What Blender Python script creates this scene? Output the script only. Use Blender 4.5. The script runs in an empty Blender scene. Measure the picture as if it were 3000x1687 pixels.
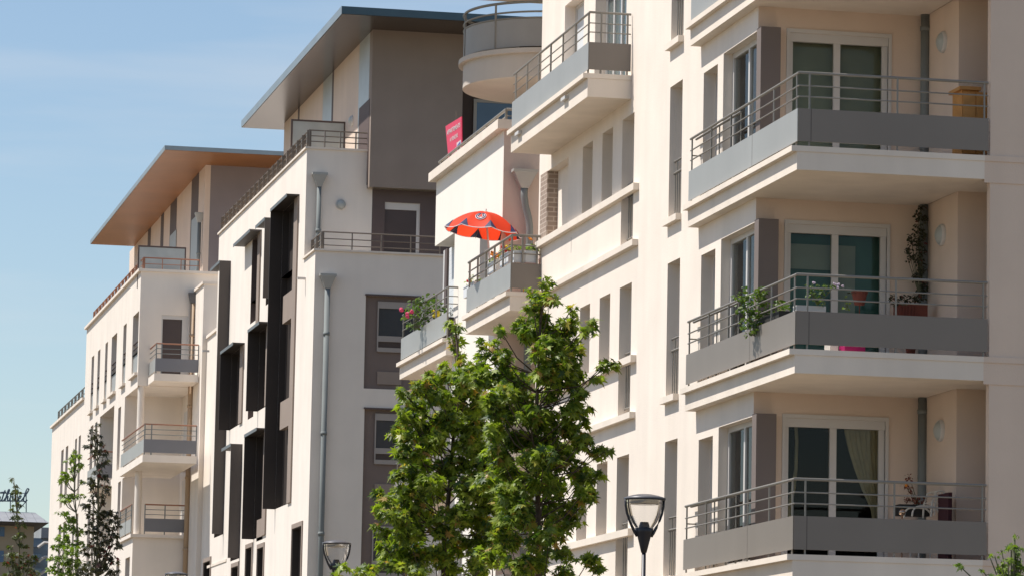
import bpy, math, random
from mathutils import Vector, Matrix
random.seed(7)
sc = bpy.context.scene
# ------------------------------------------------------------------ camera
FPX, YAW, PITCH, ROLL = 11668.96, 0.20140526, 0.12200674, 0.01975398
EYE = 1.7
FW = Vector((math.sin(YAW)*math.cos(PITCH), math.cos(YAW)*math.cos(PITCH), math.sin(PITCH)))
R0 = Vector((math.cos(YAW), -math.sin(YAW), 0)); U0 = R0.cross(FW)
RT = math.cos(ROLL)*R0 + math.sin(ROLL)*U0
UP = -math.sin(ROLL)*R0 + math.cos(ROLL)*U0
cd = bpy.data.cameras.new('camera'); cam = bpy.data.objects.new('camera', cd); sc.collection.objects.link(cam)
cam.matrix_world = Matrix(((RT.x, UP.x, -FW.x, 0), (RT.y, UP.y, -FW.y, 0), (RT.z, UP.z, -FW.z, EYE), (0, 0, 0, 1)))
cd.sensor_width = 36; cd.lens = 36*FPX/3000; cd.clip_start = .5; cd.clip_end = 5000
sc.camera = cam
# ------------------------------------------------------------------ sun, sky, exposure
TOSUN = Vector((-.50, .14, 1.0)).normalized()
EL = math.asin(TOSUN.z); RO = math.atan2(TOSUN.x, TOSUN.y)
sl = bpy.data.lights.new('sun', 'SUN'); so = bpy.data.objects.new('sun', sl); sc.collection.objects.link(so)
sl.energy = 4.25; sl.angle = math.radians(.5); sl.color = (1, .955, .89)
so.rotation_euler = TOSUN.to_track_quat('Z', 'Y').to_euler(); so.location = (-40, 40, 80)
w = bpy.data.worlds.new('World'); sc.world = w; w.use_nodes = True
N, Lk = w.node_tree.nodes, w.node_tree.links
bg = N['Background']; sky = N.new('ShaderNodeTexSky'); sky.sky_type = 'NISHITA'; sky.sun_disc = False
sky.sun_elevation = EL; sky.sun_rotation = RO; sky.air_density = 1.0; sky.dust_density = .6; sky.ozone_density = 2.2
tc = N.new('ShaderNodeTexCoord'); mp = N.new('ShaderNodeMapping'); mp.inputs['Scale'].default_value = (5, 5, 42); mp.inputs['Rotation'].default_value = (.16, .05, 0)
nz = N.new('ShaderNodeTexNoise'); nz.inputs['Scale'].default_value = 1.3; nz.inputs['Detail'].default_value = 6; nz.inputs['Roughness'].default_value = .5
cr = N.new('ShaderNodeValToRGB'); cr.color_ramp.elements[0].position = .47; cr.color_ramp.elements[1].position = .78
cr.color_ramp.elements[0].color = (0, 0, 0, 1); cr.color_ramp.elements[1].color = (.27, .27, .27, 1)
mx = N.new('ShaderNodeMixRGB'); mx.inputs[2].default_value = (6.2, 6.1, 6.2, 1)
Lk.new(tc.outputs['Generated'], mp.inputs[0]); Lk.new(mp.outputs[0], nz.inputs[0]); Lk.new(nz.outputs[0], cr.inputs[0])
Lk.new(cr.outputs[0], mx.inputs[0]); Lk.new(sky.outputs[0], mx.inputs[1]); tnt = N.new('ShaderNodeVectorMath'); tnt.operation = 'MULTIPLY'; tnt.inputs[1].default_value = (1.05, 1.035, 1.0)
Lk.new(mx.outputs[0], tnt.inputs[0]); Lk.new(tnt.outputs[0], bg.inputs[0])
bg.inputs[1].default_value = .085
sc.view_settings.view_transform = 'Standard'; sc.view_settings.look = 'None'; sc.view_settings.exposure = .62; sc.view_settings.gamma = 1
sc.render.engine = 'CYCLES'
try: sc.cycles.max_bounces = 8; sc.cycles.transparent_max_bounces = 16
except Exception: pass
# ------------------------------------------------------------------ photo point -> real coordinates on a real plane
def ray(x, y): return FW + RT*((x-1500)/FPX) - UP*((y-843.5)/FPX)
def A(x, y, v): d = ray(x, y); t = v/d.x; return d.y*t, d.z*t+EYE        # plane along the street -> (u, z)
def S(x, y, u): d = ray(x, y); t = u/d.y; return d.x*t, d.z*t+EYE        # plane across the street -> (v, z)
def aU(x, y, v): return A(x, y, v)[0]
def aZ(x, y, v): return A(x, y, v)[1]
def sV(x, y, u): return S(x, y, u)[0]
def sZ(x, y, u): return S(x, y, u)[1]
# ------------------------------------------------------------------ materials
def mat(name, col, rough=.8, metal=0, var=.06, vs=1.2, bump=0, bs=60, spec=.3, streak=0, trans=0):
    m = bpy.data.materials.new(name); m.use_nodes = True; n, l = m.node_tree.nodes, m.node_tree.links
    p = n['Principled BSDF']; p.inputs['Roughness'].default_value = rough; p.inputs['Metallic'].default_value = metal
    p.inputs['Specular IOR Level'].default_value = spec
    t = n.new('ShaderNodeTexCoord')
    a = n.new('ShaderNodeTexNoise'); a.inputs['Scale'].default_value = vs; a.inputs['Detail'].default_value = 6
    l.new(t.outputs['Object'], a.inputs[0])
    r = n.new('ShaderNodeMapRange'); r.inputs[1].default_value = .3; r.inputs[2].default_value = .7; r.inputs[3].default_value = 1-var; r.inputs[4].default_value = 1+var
    l.new(a.outputs[0], r.inputs[0]); out = r.outputs[0]
    if streak:
        mpp = n.new('ShaderNodeMapping'); mpp.inputs['Scale'].default_value = (.8, .8, .09); l.new(t.outputs['Object'], mpp.inputs[0])
        b = n.new('ShaderNodeTexNoise'); b.inputs['Scale'].default_value = 2; b.inputs['Detail'].default_value = 5; l.new(mpp.outputs[0], b.inputs[0])
        r2 = n.new('ShaderNodeMapRange'); r2.inputs[1].default_value = .35; r2.inputs[2].default_value = .75; r2.inputs[3].default_value = 1.0; r2.inputs[4].default_value = 1-streak
        l.new(b.outputs[0], r2.inputs[0]); mm = n.new('ShaderNodeMath'); mm.operation = 'MULTIPLY'; l.new(out, mm.inputs[0]); l.new(r2.outputs[0], mm.inputs[1]); out = mm.outputs[0]
    v = n.new('ShaderNodeVectorMath'); v.operation = 'SCALE'; v.inputs[0].default_value = col; l.new(out, v.inputs['Scale'])
    l.new(v.outputs[0], p.inputs['Base Color'])
    if bump:
        c = n.new('ShaderNodeTexNoise'); c.inputs['Scale'].default_value = bs; c.inputs['Detail'].default_value = 3; l.new(t.outputs['Object'], c.inputs[0])
        bb = n.new('ShaderNodeBump'); bb.inputs['Strength'].default_value = bump; bb.inputs['Distance'].default_value = .01; l.new(c.outputs[0], bb.inputs['Height']); l.new(bb.outputs[0], p.inputs['Normal'])
    return m
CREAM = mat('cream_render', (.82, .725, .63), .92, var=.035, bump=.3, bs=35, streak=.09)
WHITE_C = mat('offwhite_render', (.78, .70, .615), .92, var=.03, bump=.25, bs=35, streak=.08)
WHITE_B = mat('white_render_b', (.81, .73, .645), .92, var=.03, bump=.25, bs=35, streak=.08)
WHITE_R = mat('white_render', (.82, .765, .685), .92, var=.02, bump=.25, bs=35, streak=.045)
SHADE_R = mat('shaded_warm_render', (.70, .56, .455), .92, var=.03, bump=.25, bs=35, streak=.06)  # render with warm shade mixed into its colour, for faces out of the sun
CONC = mat('slab_paint', (.79, .695, .595), .85, var=.05, vs=.8, bump=.12, bs=30, streak=.12)
BROWN = mat('brown_render', (.20, .155, .135), .9, var=.06, bump=.2, bs=40, streak=.05)
BROWNL = mat('taupe_render', (.30, .24, .20), .9, var=.05, bump=.2, bs=40, streak=.05)
DKBROWN = mat('dark_brown_panel', (.115, .085, .078), .7, var=.06)
FIN = mat('fin_metal', (.09, .075, .067), .55, var=.06, spec=.4)
BLK = mat('black_panel', (.045, .037, .033), .6, var=.1, spec=.2)
PURPLE = mat('mauve_grey_render', (.255, .215, .21), .9, var=.05, bump=.2, bs=40)
PILLAR = mat('pillar_brown', (.19, .155, .14), .85, var=.05)
RAIL = mat('rail_steel', (.26, .24, .21), .5, .4, var=.05)
RAILB = mat('rail_brown', (.20, .165, .135), .5, .4, var=.05)
RAILR = mat('rail_copper', (.34, .17, .11), .5, .3, var=.05)
PANEL = mat('grey_panel', (.225, .196, .17), .5, .1, var=.045, vs=.8, streak=.05)  # panel metal, colour darkened to suit the shaded balcony sides
PANEL_SHEEN = mat('sheen_blue_grey_panel', (.345, .34, .32), .45, .15, var=.05, vs=.8, streak=.05)  # same panel metal, sky sheen on sunlit fronts painted as paler blue
PANEL_SHADE = mat('shaded_grey_panel', (.20, .20, .215), .5, .2, var=.05)  # darker copy of the panel metal, shade of camera-side fronts in its colour
HOODE = mat('hood_edge_metal', (.15, .165, .17), .6, .2, var=.08)
ZINC = mat('zinc', (.30, .34, .36), .45, .6, var=.08)
ZINC_SHADE = mat('shaded_zinc', (.07, .115, .14), .5, .35, var=.08)  # same zinc, with the shade of the camera-side fascia in its colour
PIPE = mat('pipe_grey', (.20, .215, .21), .75, 0, var=.08, streak=.15)
PIPE2 = mat('hopper_grey', (.40, .39, .36), .5, .2, var=.06)
PIPET = mat('pipe_tan', (.42, .30, .20), .6, 0, var=.08)
PVC = mat('white_frame', (.58, .55, .52), .45, 0, var=.02, spec=.45)
SHUT = mat('white_shutter', (.66, .67, .68), .55, 0, var=.03)
BLACK = mat('lamp_black', (.022, .022, .028), .4, .2, var=.1, spec=.5)
LAMPT = mat('lamp_grey_top', (.13, .125, .13), .4, .3, var=.05)
ASPH = mat('asphalt', (.06, .058, .055), .9, var=.2, vs=.4, bump=.3, bs=20)
PAVE = mat('paving', (.17, .135, .09), .9, var=.1, vs=.5)
BARK = mat('bark', (.085, .06, .045), .9, var=.25, vs=9, bump=.6, bs=40)
BARKG = mat('green_bark', (.12, .12, .075), .85, var=.2, vs=9)
TERRA = mat('terracotta', (.17, .05, .033), .8, var=.08)
WOODC = mat('pine_wood', (.50, .24, .07), .6, var=.12, vs=6)
SOILD = mat('dark_pot', (.03, .028, .025), .7)
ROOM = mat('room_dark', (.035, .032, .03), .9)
TEAL = mat('teal_blind', (.08, .22, .21), .8, var=.08, vs=2)
TEALL = mat('pale_teal_blind', (.34, .42, .40), .8, var=.05, vs=2)
OLIVE = mat('olive_blind', (.30, .34, .27), .8, var=.08, vs=2)
CURT = mat('curtain_green', (.58, .52, .38), .9, var=.10, vs=5)
PINK = mat('pink_plastic', (.28, .01, .09), .5)
def plank(name, c1, c2, rough, axis, scale):
    m = mat(name, c1, rough, var=.1, vs=.7); n, l = m.node_tree.nodes, m.node_tree.links
    p = n['Principled BSDF']; src = p.inputs['Base Color'].links[0].from_socket
    t = n.new('ShaderNodeTexCoord'); wv = n.new('ShaderNodeTexWave'); wv.bands_direction = axis; wv.wave_profile = 'SAW'; wv.inputs['Scale'].default_value = scale; wv.inputs['Distortion'].default_value = 0
    l.new(t.outputs['Object'], wv.inputs[0]); r = n.new('ShaderNodeValToRGB'); r.color_ramp.elements[0].position = .02; r.color_ramp.elements[1].position = .06
    r.color_ramp.elements[0].color = (*c2, 1); r.color_ramp.elements[1].color = (1, 1, 1, 1); l.new(wv.outputs['Fac'], r.inputs[0])
    x = n.new('ShaderNodeMixRGB'); x.blend_type = 'MULTIPLY'; x.inputs[0].default_value = 1; l.new(src, x.inputs[1]); l.new(r.outputs[0], x.inputs[2]); l.new(x.outputs[0], p.inputs['Base Color'])
    return m
SOFWOOD = plank('wood_soffit', (.26, .105, .032), (.72, .66, .6), .4, 'Y', .6)
SOFMET = plank('metal_soffit', (.062, .052, .049), (.25, .25, .25), .26, 'Y', .13); SOFMET.node_tree.nodes['Principled BSDF'].inputs['Metallic'].default_value = .35; SOFMET.node_tree.nodes['Principled BSDF'].inputs['Specular IOR Level'].default_value = .45
# seamed metal roof
SEAM = plank('seamed_roof', (.26, .26, .265), (.35, .35, .38), .5, 'X', .55)
def brickmat():
    m = mat('brick_facing', (.3, .2, .15), .9); n, l = m.node_tree.nodes, m.node_tree.links; p = n['Principled BSDF']
    t = n.new('ShaderNodeTexCoord'); s = n.new('ShaderNodeSeparateXYZ'); l.new(t.outputs['Object'], s.inputs[0])
    ad = n.new('ShaderNodeMath'); l.new(s.outputs[0], ad.inputs[0]); l.new(s.outputs[1], ad.inputs[1])
    c = n.new('ShaderNodeCombineXYZ'); l.new(ad.outputs[0], c.inputs[0]); l.new(s.outputs[2], c.inputs[1])
    b = n.new('ShaderNodeTexBrick'); l.new(c.outputs[0], b.inputs[0]); b.inputs['Scale'].default_value = 1; b.inputs['Brick Width'].default_value = .24; b.inputs['Row Height'].default_value = .09; b.inputs['Mortar Size'].default_value = .011
    b.inputs['Color1'].default_value = (.33, .25, .20, 1); b.inputs['Color2'].default_value = (.27, .20, .16, 1); b.inputs['Mortar'].default_value = (.48, .39, .32, 1)
    l.new(b.outputs[0], p.inputs['Base Color']); return m
BRICK = brickmat()
def glass(name, tint=(.95, .95, .9), refl=.10, dark=.35):
    m = bpy.data.materials.new(name); m.use_nodes = True; n, l = m.node_tree.nodes, m.node_tree.links; n.clear()
    o = n.new('ShaderNodeOutputMaterial'); tr = n.new('ShaderNodeBsdfTransparent'); tr.inputs[0].default_value = (*[c*(1-dark) for c in tint], 1)
    g = n.new('ShaderNodeBsdfGlossy'); g.inputs['Roughness'].default_value = .03; fr = n.new('ShaderNodeFresnel'); fr.inputs[0].default_value = 1.28
    a = n.new('ShaderNodeMath'); a.operation = 'ADD'; a.use_clamp = True; a.inputs[1].default_value = refl; l.new(fr.outputs[0], a.inputs[0])
    x = n.new('ShaderNodeMixShader'); l.new(a.outputs[0], x.inputs[0]); l.new(tr.outputs[0], x.inputs[1]); l.new(g.outputs[0], x.inputs[2]); l.new(x.outputs[0], o.inputs[0]); return m
GLASS = glass('window_glass', dark=.12, refl=0)
LGLASS = glass('lamp_glass', (1, 1, 1), .05, .04)
SCREEN = mat('frosted_screen', (.43, .45, .43), .35, 0, var=.1, vs=2, spec=.4)
GDARK = mat('dark_pane', (.035, .045, .055), .06, 0, spec=.6, var=.2, vs=.6)
GBROWN = mat('brown_blind_pane', (.065, .045, .04), .35, 0, spec=.5, var=.1)
GBLUE = mat('blue_pane', (.10, .17, .27), .08, 0, spec=.7, var=.1)
def leafmat(name, c1, c2, c3=None, tr=.35, rough=.45):
    m = bpy.data.materials.new(name); m.use_nodes = True; n, l = m.node_tree.nodes, m.node_tree.links; p = n['Principled BSDF']; o = n['Material Output']
    g = n.new('ShaderNodeNewGeometry'); r = n.new('ShaderNodeValToRGB'); e = r.color_ramp.elements
    e[0].color = (*c1, 1); e[1].color = (*c2, 1); e[1].position = .9
    if c3: k = e.new(.985); k.color = (*c3, 1)
    l.new(g.outputs['Random Per Island'], r.inputs[0]); l.new(r.outputs[0], p.inputs['Base Color']); p.inputs['Roughness'].default_value = rough; p.inputs['Specular IOR Level'].default_value = .45
    t = n.new('ShaderNodeBsdfTranslucent'); sc_ = n.new('ShaderNodeVectorMath'); sc_.operation = 'MULTIPLY'; sc_.inputs[1].default_value = (1.5, 1.7, .5); l.new(r.outputs[0], sc_.inputs[0]); l.new(sc_.outputs[0], t.inputs[0])
    x = n.new('ShaderNodeMixShader'); x.inputs[0].default_value = tr; l.new(p.outputs[0], x.inputs[1]); l.new(t.outputs[0], x.inputs[2]); l.new(x.outputs[0], o.inputs[0]); return m
LEAF = leafmat('maple_leaves', (.035, .075, .015), (.30, .36, .05), (.36, .21, .07), .42)
LEAFY = leafmat('yellow_green_leaves', (.07, .12, .02), (.19, .26, .035))
LEAFD = leafmat('dark_leaves', (.022, .026, .014), (.055, .055, .028), (.12, .02, .02), .2)
LEAFM = leafmat('mixed_leaves', (.035, .05, .02), (.10, .12, .04), (.2, .03, .03), .3)
LEAFP = leafmat('balcony_leaves', (.035, .075, .018), (.11, .16, .035))
LEAFR = leafmat('red_leaves', (.12, .02, .015), (.2, .05, .03))
FLR = mat('flower_red', (.55, .04, .03), .7); FLP = mat('flower_pink', (.65, .07, .16), .7); FLY = mat('flower_yellow', (.75, .55, .04), .7)
FLO = mat('flower_orange', (.75, .25, .03), .7); FLW = mat('flower_lilac', (.55, .45, .55), .7)
# ------------------------------------------------------------------ mesh builder
class MB:
    def __init__(s): s.v = []; s.f = []
    def quad(s, a, b, c, d): i = len(s.v); s.v += [a, b, c, d]; s.f.append((i, i+1, i+2, i+3)); return s
    def box(s, v0, v1, u0, u1, z0, z1):
        if v0 > v1: v0, v1 = v1, v0
        if u0 > u1: u0, u1 = u1, u0
        if z0 > z1: z0, z1 = z1, z0
        i = len(s.v); s.v += [(v0,u0,z0),(v1,u0,z0),(v1,u1,z0),(v0,u1,z0),(v0,u0,z1),(v1,u0,z1),(v1,u1,z1),(v0,u1,z1)]
        s.f += [tuple(i+k for k in q) for q in ((0,3,2,1),(4,5,6,7),(0,1,5,4),(1,2,6,5),(2,3,7,6),(3,0,4,7))]; return s
    def tube(s, pts, r, n=8, cap=True):
        pts = [Vector(p) for p in pts]; rs = r if isinstance(r, (list, tuple)) else [r]*len(pts); rings = []
        for k, p in enumerate(pts):
            d = (pts[min(k+1, len(pts)-1)]-pts[max(k-1, 0)]).normalized()
            a = Vector((0, 0, 1)) if abs(d.z) < .9 else Vector((1, 0, 0)); x = d.cross(a).normalized(); y = d.cross(x)
            i = len(s.v); s.v += [tuple(p+(x*math.cos(2*math.pi*j/n)+y*math.sin(2*math.pi*j/n))*rs[k]) for j in range(n)]; rings.append(i)
        for a, b in zip(rings, rings[1:]): s.f += [(a+j, a+(j+1) % n, b+(j+1) % n, b+j) for j in range(n)]
        if cap: s.f += [tuple(rings[0]+j for j in range(n))[::-1], tuple(rings[-1]+j for j in range(n))]
        return s
    def lathe(s, cx, cy, prof, n=32, a0=0, a1=2*math.pi):
        full = abs(a1-a0-2*math.pi) < 1e-6; m = n if full else n+1; i = len(s.v)
        for r, z in prof: s.v += [(cx+r*math.cos(a0+(a1-a0)*j/n), cy+r*math.sin(a0+(a1-a0)*j/n), z) for j in range(m)]
        for k in range(len(prof)-1):
            for j in range(n):
                b = (j+1) % m if full else j+1; s.f.append((i+k*m+j, i+k*m+b, i+(k+1)*m+b, i+(k+1)*m+j))
        return s
    def sphere(s, c, r, n=10, sz=1):
        return s.lathe(c[0], c[1], [(max(r*math.sin(math.pi*k/n), 1e-4), c[2]-r*sz*math.cos(math.pi*k/n)) for k in range(n+1)], n)
    def wall(s, axis, at, a0, a1, z0, z1, holes=(), depth=.25):
        # axis 'v': sheet at v=at along u facing the street; axis 'u': sheet at u=at along v facing the camera side; reveals go deeper
        if a0 > a1: a0, a1 = a1, a0
        P = (lambda a, z, d=0: (at+d, a, z)) if axis == 'v' else (lambda a, z, d=0: (a, at+d, z))
        hs = [(max(min(h[0], h[1]), a0), min(max(h[0], h[1]), a1), max(h[2], z0), min(h[3], z1), h[4] if len(h) > 4 else depth) for h in holes]
        hs = [h for h in hs if h[1] > h[0]+1e-4 and h[3] > h[2]+1e-4]
        xs = sorted({a0, a1, *[h[0] for h in hs], *[h[1] for h in hs]}); zs = sorted({z0, z1, *[h[2] for h in hs], *[h[3] for h in hs]})
        for i in range(len(xs)-1):
            for j in range(len(zs)-1):
                cx, cz = (xs[i]+xs[i+1])/2, (zs[j]+zs[j+1])/2
                if any(h[0] < cx < h[1] and h[2] < cz < h[3] for h in hs): continue
                q = [P(xs[i], zs[j]), P(xs[i+1], zs[j]), P(xs[i+1], zs[j+1]), P(xs[i], zs[j+1])]
                s.quad(*(q if axis == 'u' else q[::-1]))
        for x0, x1, y0, y1, d in hs:
            s.quad(P(x0, y0), P(x0, y1), P(x0, y1, d), P(x0, y0, d)); s.quad(P(x1, y0), P(x1, y0, d), P(x1, y1, d), P(x1, y1))
            s.quad(P(x0, y1), P(x1, y1), P(x1, y1, d), P(x0, y1, d)); s.quad(P(x0, y0), P(x0, y0, d), P(x1, y0, d), P(x1, y0))
        return s
    def build(s, name, m, parent=None, smooth=False, loc=None):
        me = bpy.data.meshes.new(name); me.from_pydata([tuple(x) for x in s.v], [], s.f); me.update()
        if smooth: me.polygons.foreach_set('use_smooth', [True]*len(me.polygons))
        for mm in (m if isinstance(m, (list, tuple)) else [m]): me.materials.append(mm)
        o = bpy.data.objects.new(name, me); sc.collection.objects.link(o)
        if parent is not None:
            o.parent = parent; o.matrix_parent_inverse = Matrix.Translation(-Vector(parent_loc(parent)))
        return o
def parent_loc(p):
    l = Vector(p.location); q = p
    while q.parent is not None: q = q.parent; l = l+Vector(q.location)*0
    return l if p.type == 'EMPTY' else (0, 0, 0)
def thing(name, label, cat, loc=(0, 0, 0), group=None):
    o = bpy.data.objects.new(name, None); sc.collection.objects.link(o); o.location = loc; o.empty_display_size = .3
    return tag(o, label, cat, group)
def tag(o, label, cat, group=None):
    o['label'] = label; o['category'] = cat
    if group: o['group'] = group
    return o
def struct(o): o['kind'] = 'structure'; return o
def bx(name, m, parent, *c): return MB().box(*c).build(name, m, parent)
# ------------------------------------------------------------------ ground
g = MB(); ys = [-400, -50, 55, 75, 100, 130, 160, 200, 1500]
def gz(u): return max(0, min(u, 160)-55)*.025
for a, b in zip(ys, ys[1:]): g.quad((-1200, a, gz(a)), (1200, a, gz(a)), (1200, b, gz(b)), (-1200, b, gz(b)))
struct(g.build('ground', PAVE))
g = MB()
for a, b in zip(ys, ys[1:]): g.quad((1, a, gz(a)+.01), (10.5, a, gz(a)+.01), (10.5, b, gz(b)+.01), (1, b, gz(b)+.01))
struct(g.build('road', ASPH))
g = MB()
for a, b in zip(ys, ys[1:]):
    i = len(g.v); g.v += [(x, y, gz(y)+dz) for y in (a, b) for x, dz in ((10.5, .005), (10.5, .14), (15.6, .14))]
    g.f += [(i, i+1, i+4, i+3), (i+1, i+2, i+5, i+4)]
struct(g.build('pavement', PAVE))
# ------------------------------------------------------------------ shared builders
W = 15.58
FL = [4.94, 7.89, 10.84, 13.79, 16.74]
def slab(mb, v0, u0, u1, vb, zf, th=.35, lip=.083, ub=None):
    mb.box(v0-.085, vb, u0-.012, u1+.0, zf-.083, zf); mb.box(v0, vb, u0, u1, zf-th, zf-.0835)
def rails(par, pts, zf, mats=(RAIL, PANEL), zt=1.08, zr=(.89, .73), panel=(.07, .55), posts=None, pname='panel', inset=.03, r=.021, pmats=None, postw=.022):
    """pts: polyline of (v,u) of the rail line; posts: list of (v,u)"""
    MB().tube([(v, u, zf+zt) for v, u in pts], r, 8).build('handrail', mats[0], par)
    for z in zr: MB().tube([(v, u, zf+z) for v, u in pts], r*.55, 6).build('rail_bar', mats[0], par)
    for v, u in posts or []:
        MB().box(v-postw*.5, v+postw*.5, u-postw*.5, u+postw*.5, zf-.0, zf+zt).build('post', mats[0], par)
    if panel:
        for k, (a, b) in enumerate(zip(pts, pts[1:])):
            pm = pmats[k] if pmats else mats[1]
            if pm is None: continue
            if abs(a[0]-b[0]) < 1e-6: v = a[0]-.022; MB().box(v-.006, v+.006, min(a[1], b[1])-.02, max(a[1], b[1]), zf+panel[0], zf+panel[1]).build(pname, pm, par)
            else: u = a[1]-.022; MB().box(min(a[0], b[0])-.012, max(a[0], b[0]), u-.006, u+.006, zf+panel[0], zf+panel[1]).build(pname, pm, par)
def lerp(a, b, t): return a+(b-a)*t
def win_v(par, at, u0, u1, z0, z1, pane=GDARK, fm=PVC, fw=.06, n=1, name='window', rec=.25):
    v = at+rec; m = MB().box(v-.05, v, u0, u1, z1-fw, z1).box(v-.05, v, u0, u1, z0, z0+fw)
    for k in range(n+1):
        c = lerp(u0+fw/2, u1-fw/2, k/n); m.box(v-.05, v, c-fw/2, c+fw/2, z0+fw, z1-fw)
    f = m.build(name, fm, par); MB().box(v-.02, v-.005, u0+.01, u1-.01, z0+.01, z1-.01).build('pane', pane, f); return f
def win_u(par, at, v0, v1, z0, z1, pane=GDARK, fm=PVC, fw=.06, n=1, name='window', rec=.15):
    u = at+rec; m = MB().box(v0, v1, u-.05, u, z1-fw, z1).box(v0, v1, u-.05, u, z0, z0+fw)
    for k in range(n+1):
        c = lerp(v0+fw/2, v1-fw/2, k/n); m.box(c-fw/2, c+fw/2, u-.05, u, z0+fw, z1-fw)
    f = m.build(name, fm, par); MB().box(v0+.01, v1-.01, u-.02, u-.005, z0+.01, z1-.01).build('pane', pane, f); return f
def guard(par, v, u0, u1, zf, m=RAIL):
    g = MB().tube([(v, u0, zf+1.02), (v, u1, zf+1.02)], .018, 6).tube([(v, u0, zf+.82), (v, u1, zf+.82)], .024, 6).tube([(v, u0, zf+.06), (v, u1, zf+.06)], .02, 6)
    n = max(3, int((u1-u0)/.13))
    for k in range(n): g.tube([(v, lerp(u0, u1, (k+.5)/n), zf+.05), (v, lerp(u0, u1, (k+.5)/n), zf+.82)], .010, 5)
    for k in range(2): g.tube([(v, lerp(u0, u1, .25+k*.5), zf+.8), (v, lerp(u0, u1, .25+k*.5), zf+1.02)], .010, 5)
    return g.build('window_guard', m, par)
def hopper(par, v, u, ztop, zbot, m=PIPE, r=.065, bend=0, w=.26, axis='u'):
    pts = [(v+bend, u, zbot), (v+bend, u, ztop-1.15), (v+bend*.8, u, ztop-.98), (v+bend*.2, u, ztop-.72), (v, u, ztop-.55), (v, u, ztop-.3)] if bend else [(v, u, zbot), (v, u, ztop-.3)]
    p = MB().tube(pts, r, 12)
    z = ztop-1.6
    while z > zbot: p.tube([(v+bend, u, z), (v+bend, u, z+.09)], r*1.2, 12); z -= 2.6
    p = p.build('downpipe', m, par, True)
    h = MB(); i = len(h.v); d = .13
    for (hw, z) in ((r, ztop-.38), (w, ztop-.06), (w*1.08, ztop-.06), (w*1.08, ztop)):
        dd = min(hw, d); h.v += [(v-hw, u-dd, z), (v+hw, u-dd, z), (v+hw, u+dd, z), (v-hw, u+dd, z)]
    for k in range(3):
        for j in range(4): h.f.append((i+k*4+j, i+k*4+(j+1) % 4, i+(k+1)*4+(j+1) % 4, i+(k+1)*4+j))
    h.f.append((i+12, i+13, i+14, i+15)); h.build('hopper', LAMPT if m is not PIPE else PIPE2, p); return p
def walllight(par, v, u, z, r=.16, axis='v'):
    a = MB(); prof = [(r, 0), (r, .03), (r*.9, .06), (r*.86, .05)]; gl = [(r*.85, .05), (r*.7, .085), (r*.4, .11), (.002, .12)]
    def ring(mb, prof):
        n = 28; i = len(mb.v)
        for rr, d in prof:
            for j in range(n):
                c, s_ = math.cos(2*math.pi*j/n)*rr, math.sin(2*math.pi*j/n)*rr
                mb.v.append((v-d, u+c, z+s_) if axis == 'v' else (v+c, u-d, z+s_))
        for k in range(len(prof)-1):
            for j in range(n): mb.f.append((i+k*n+j, i+k*n+(j+1) % n, i+(k+1)*n+(j+1) % n, i+(k+1)*n+j))
        return mb
    o = ring(a, prof).build('wall_light', PVC, par, True); ring(MB(), gl).build('light_glass', SCREEN, o, True); return o
# ================================================================== BUILDING A : near cream block
BA = thing('apartment_building', 'nearest cream rendered apartment block filling the right half, with corner balconies', 'building', (16, 55, 0))
vb = 15.4; uC = 55.0; uL = 61.45; uG = 57.91
u_n0, u_n1 = aU(2096, 720, W), aU(2055, 720, W); u_pil = aU(2222, 800, W); u_d0, u_d1 = u_pil+.25, aU(2113, 692, W)
zt_beam = aZ(2222, 645, W)-10.5            # beam drop under slab
w0 = (62.63, 63.48); c1, c2, c3 = (69.27, 70.09), (67.67, 68.50), (66.04, 66.94)
holes = []
for zf in [1.99]+FL:
    holes.append((*w0, zf+.05, zf+2.27))
    dt = zf+2.95-.35+zt_beam
    holes.append((u_n0, u_n1, zf+.02, zf+2.13)); holes.append((u_d0, u_d1, zf+.02, min(dt, zf+2.26)))
    if zf < 13:
        for c in (c1, c2): holes.append((*c, zf+.9, zf+2.27))
        holes.append((*c3, zf+.04, zf+2.27))
ud = (aU(1835, 60, W), aU(1744, 60, W)); uw = (aU(1711, 30, W), aU(1655, 60, W))
holes += [(*ud, 13.84, 16.05), (*uw, 14.3, 16.05)]
br0, br1 = 72.15, 73.107
holes.append((71.3, br1, 11.7, 13.11, .20))
w_ = MB().wall('v', W, uG+.0, 73.9, 0, 20.5, holes)
w_.wall('u', 73.9, W, 17.6, 0, 20.5)
w_.box(W, 30, uG+2.0, 73.9, 20.5, 20.9)
wallA = w_.build('wall', CREAM, BA)
# brick facing on the pier
MB().box(W-.012, W-.001, br1, 73.72, 11.82, 13.11).build('brick_facing', BRICK, BA)
MB().box(W+.0, W+.20, br1-.012, br1-.001, 11.82, 13.10).build('brick_facing', BRICK, BA)
MB().box(W+.195, W+.199, 71.3, br1, 11.7, 13.11).build('infill_panel', CREAM, BA)
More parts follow.
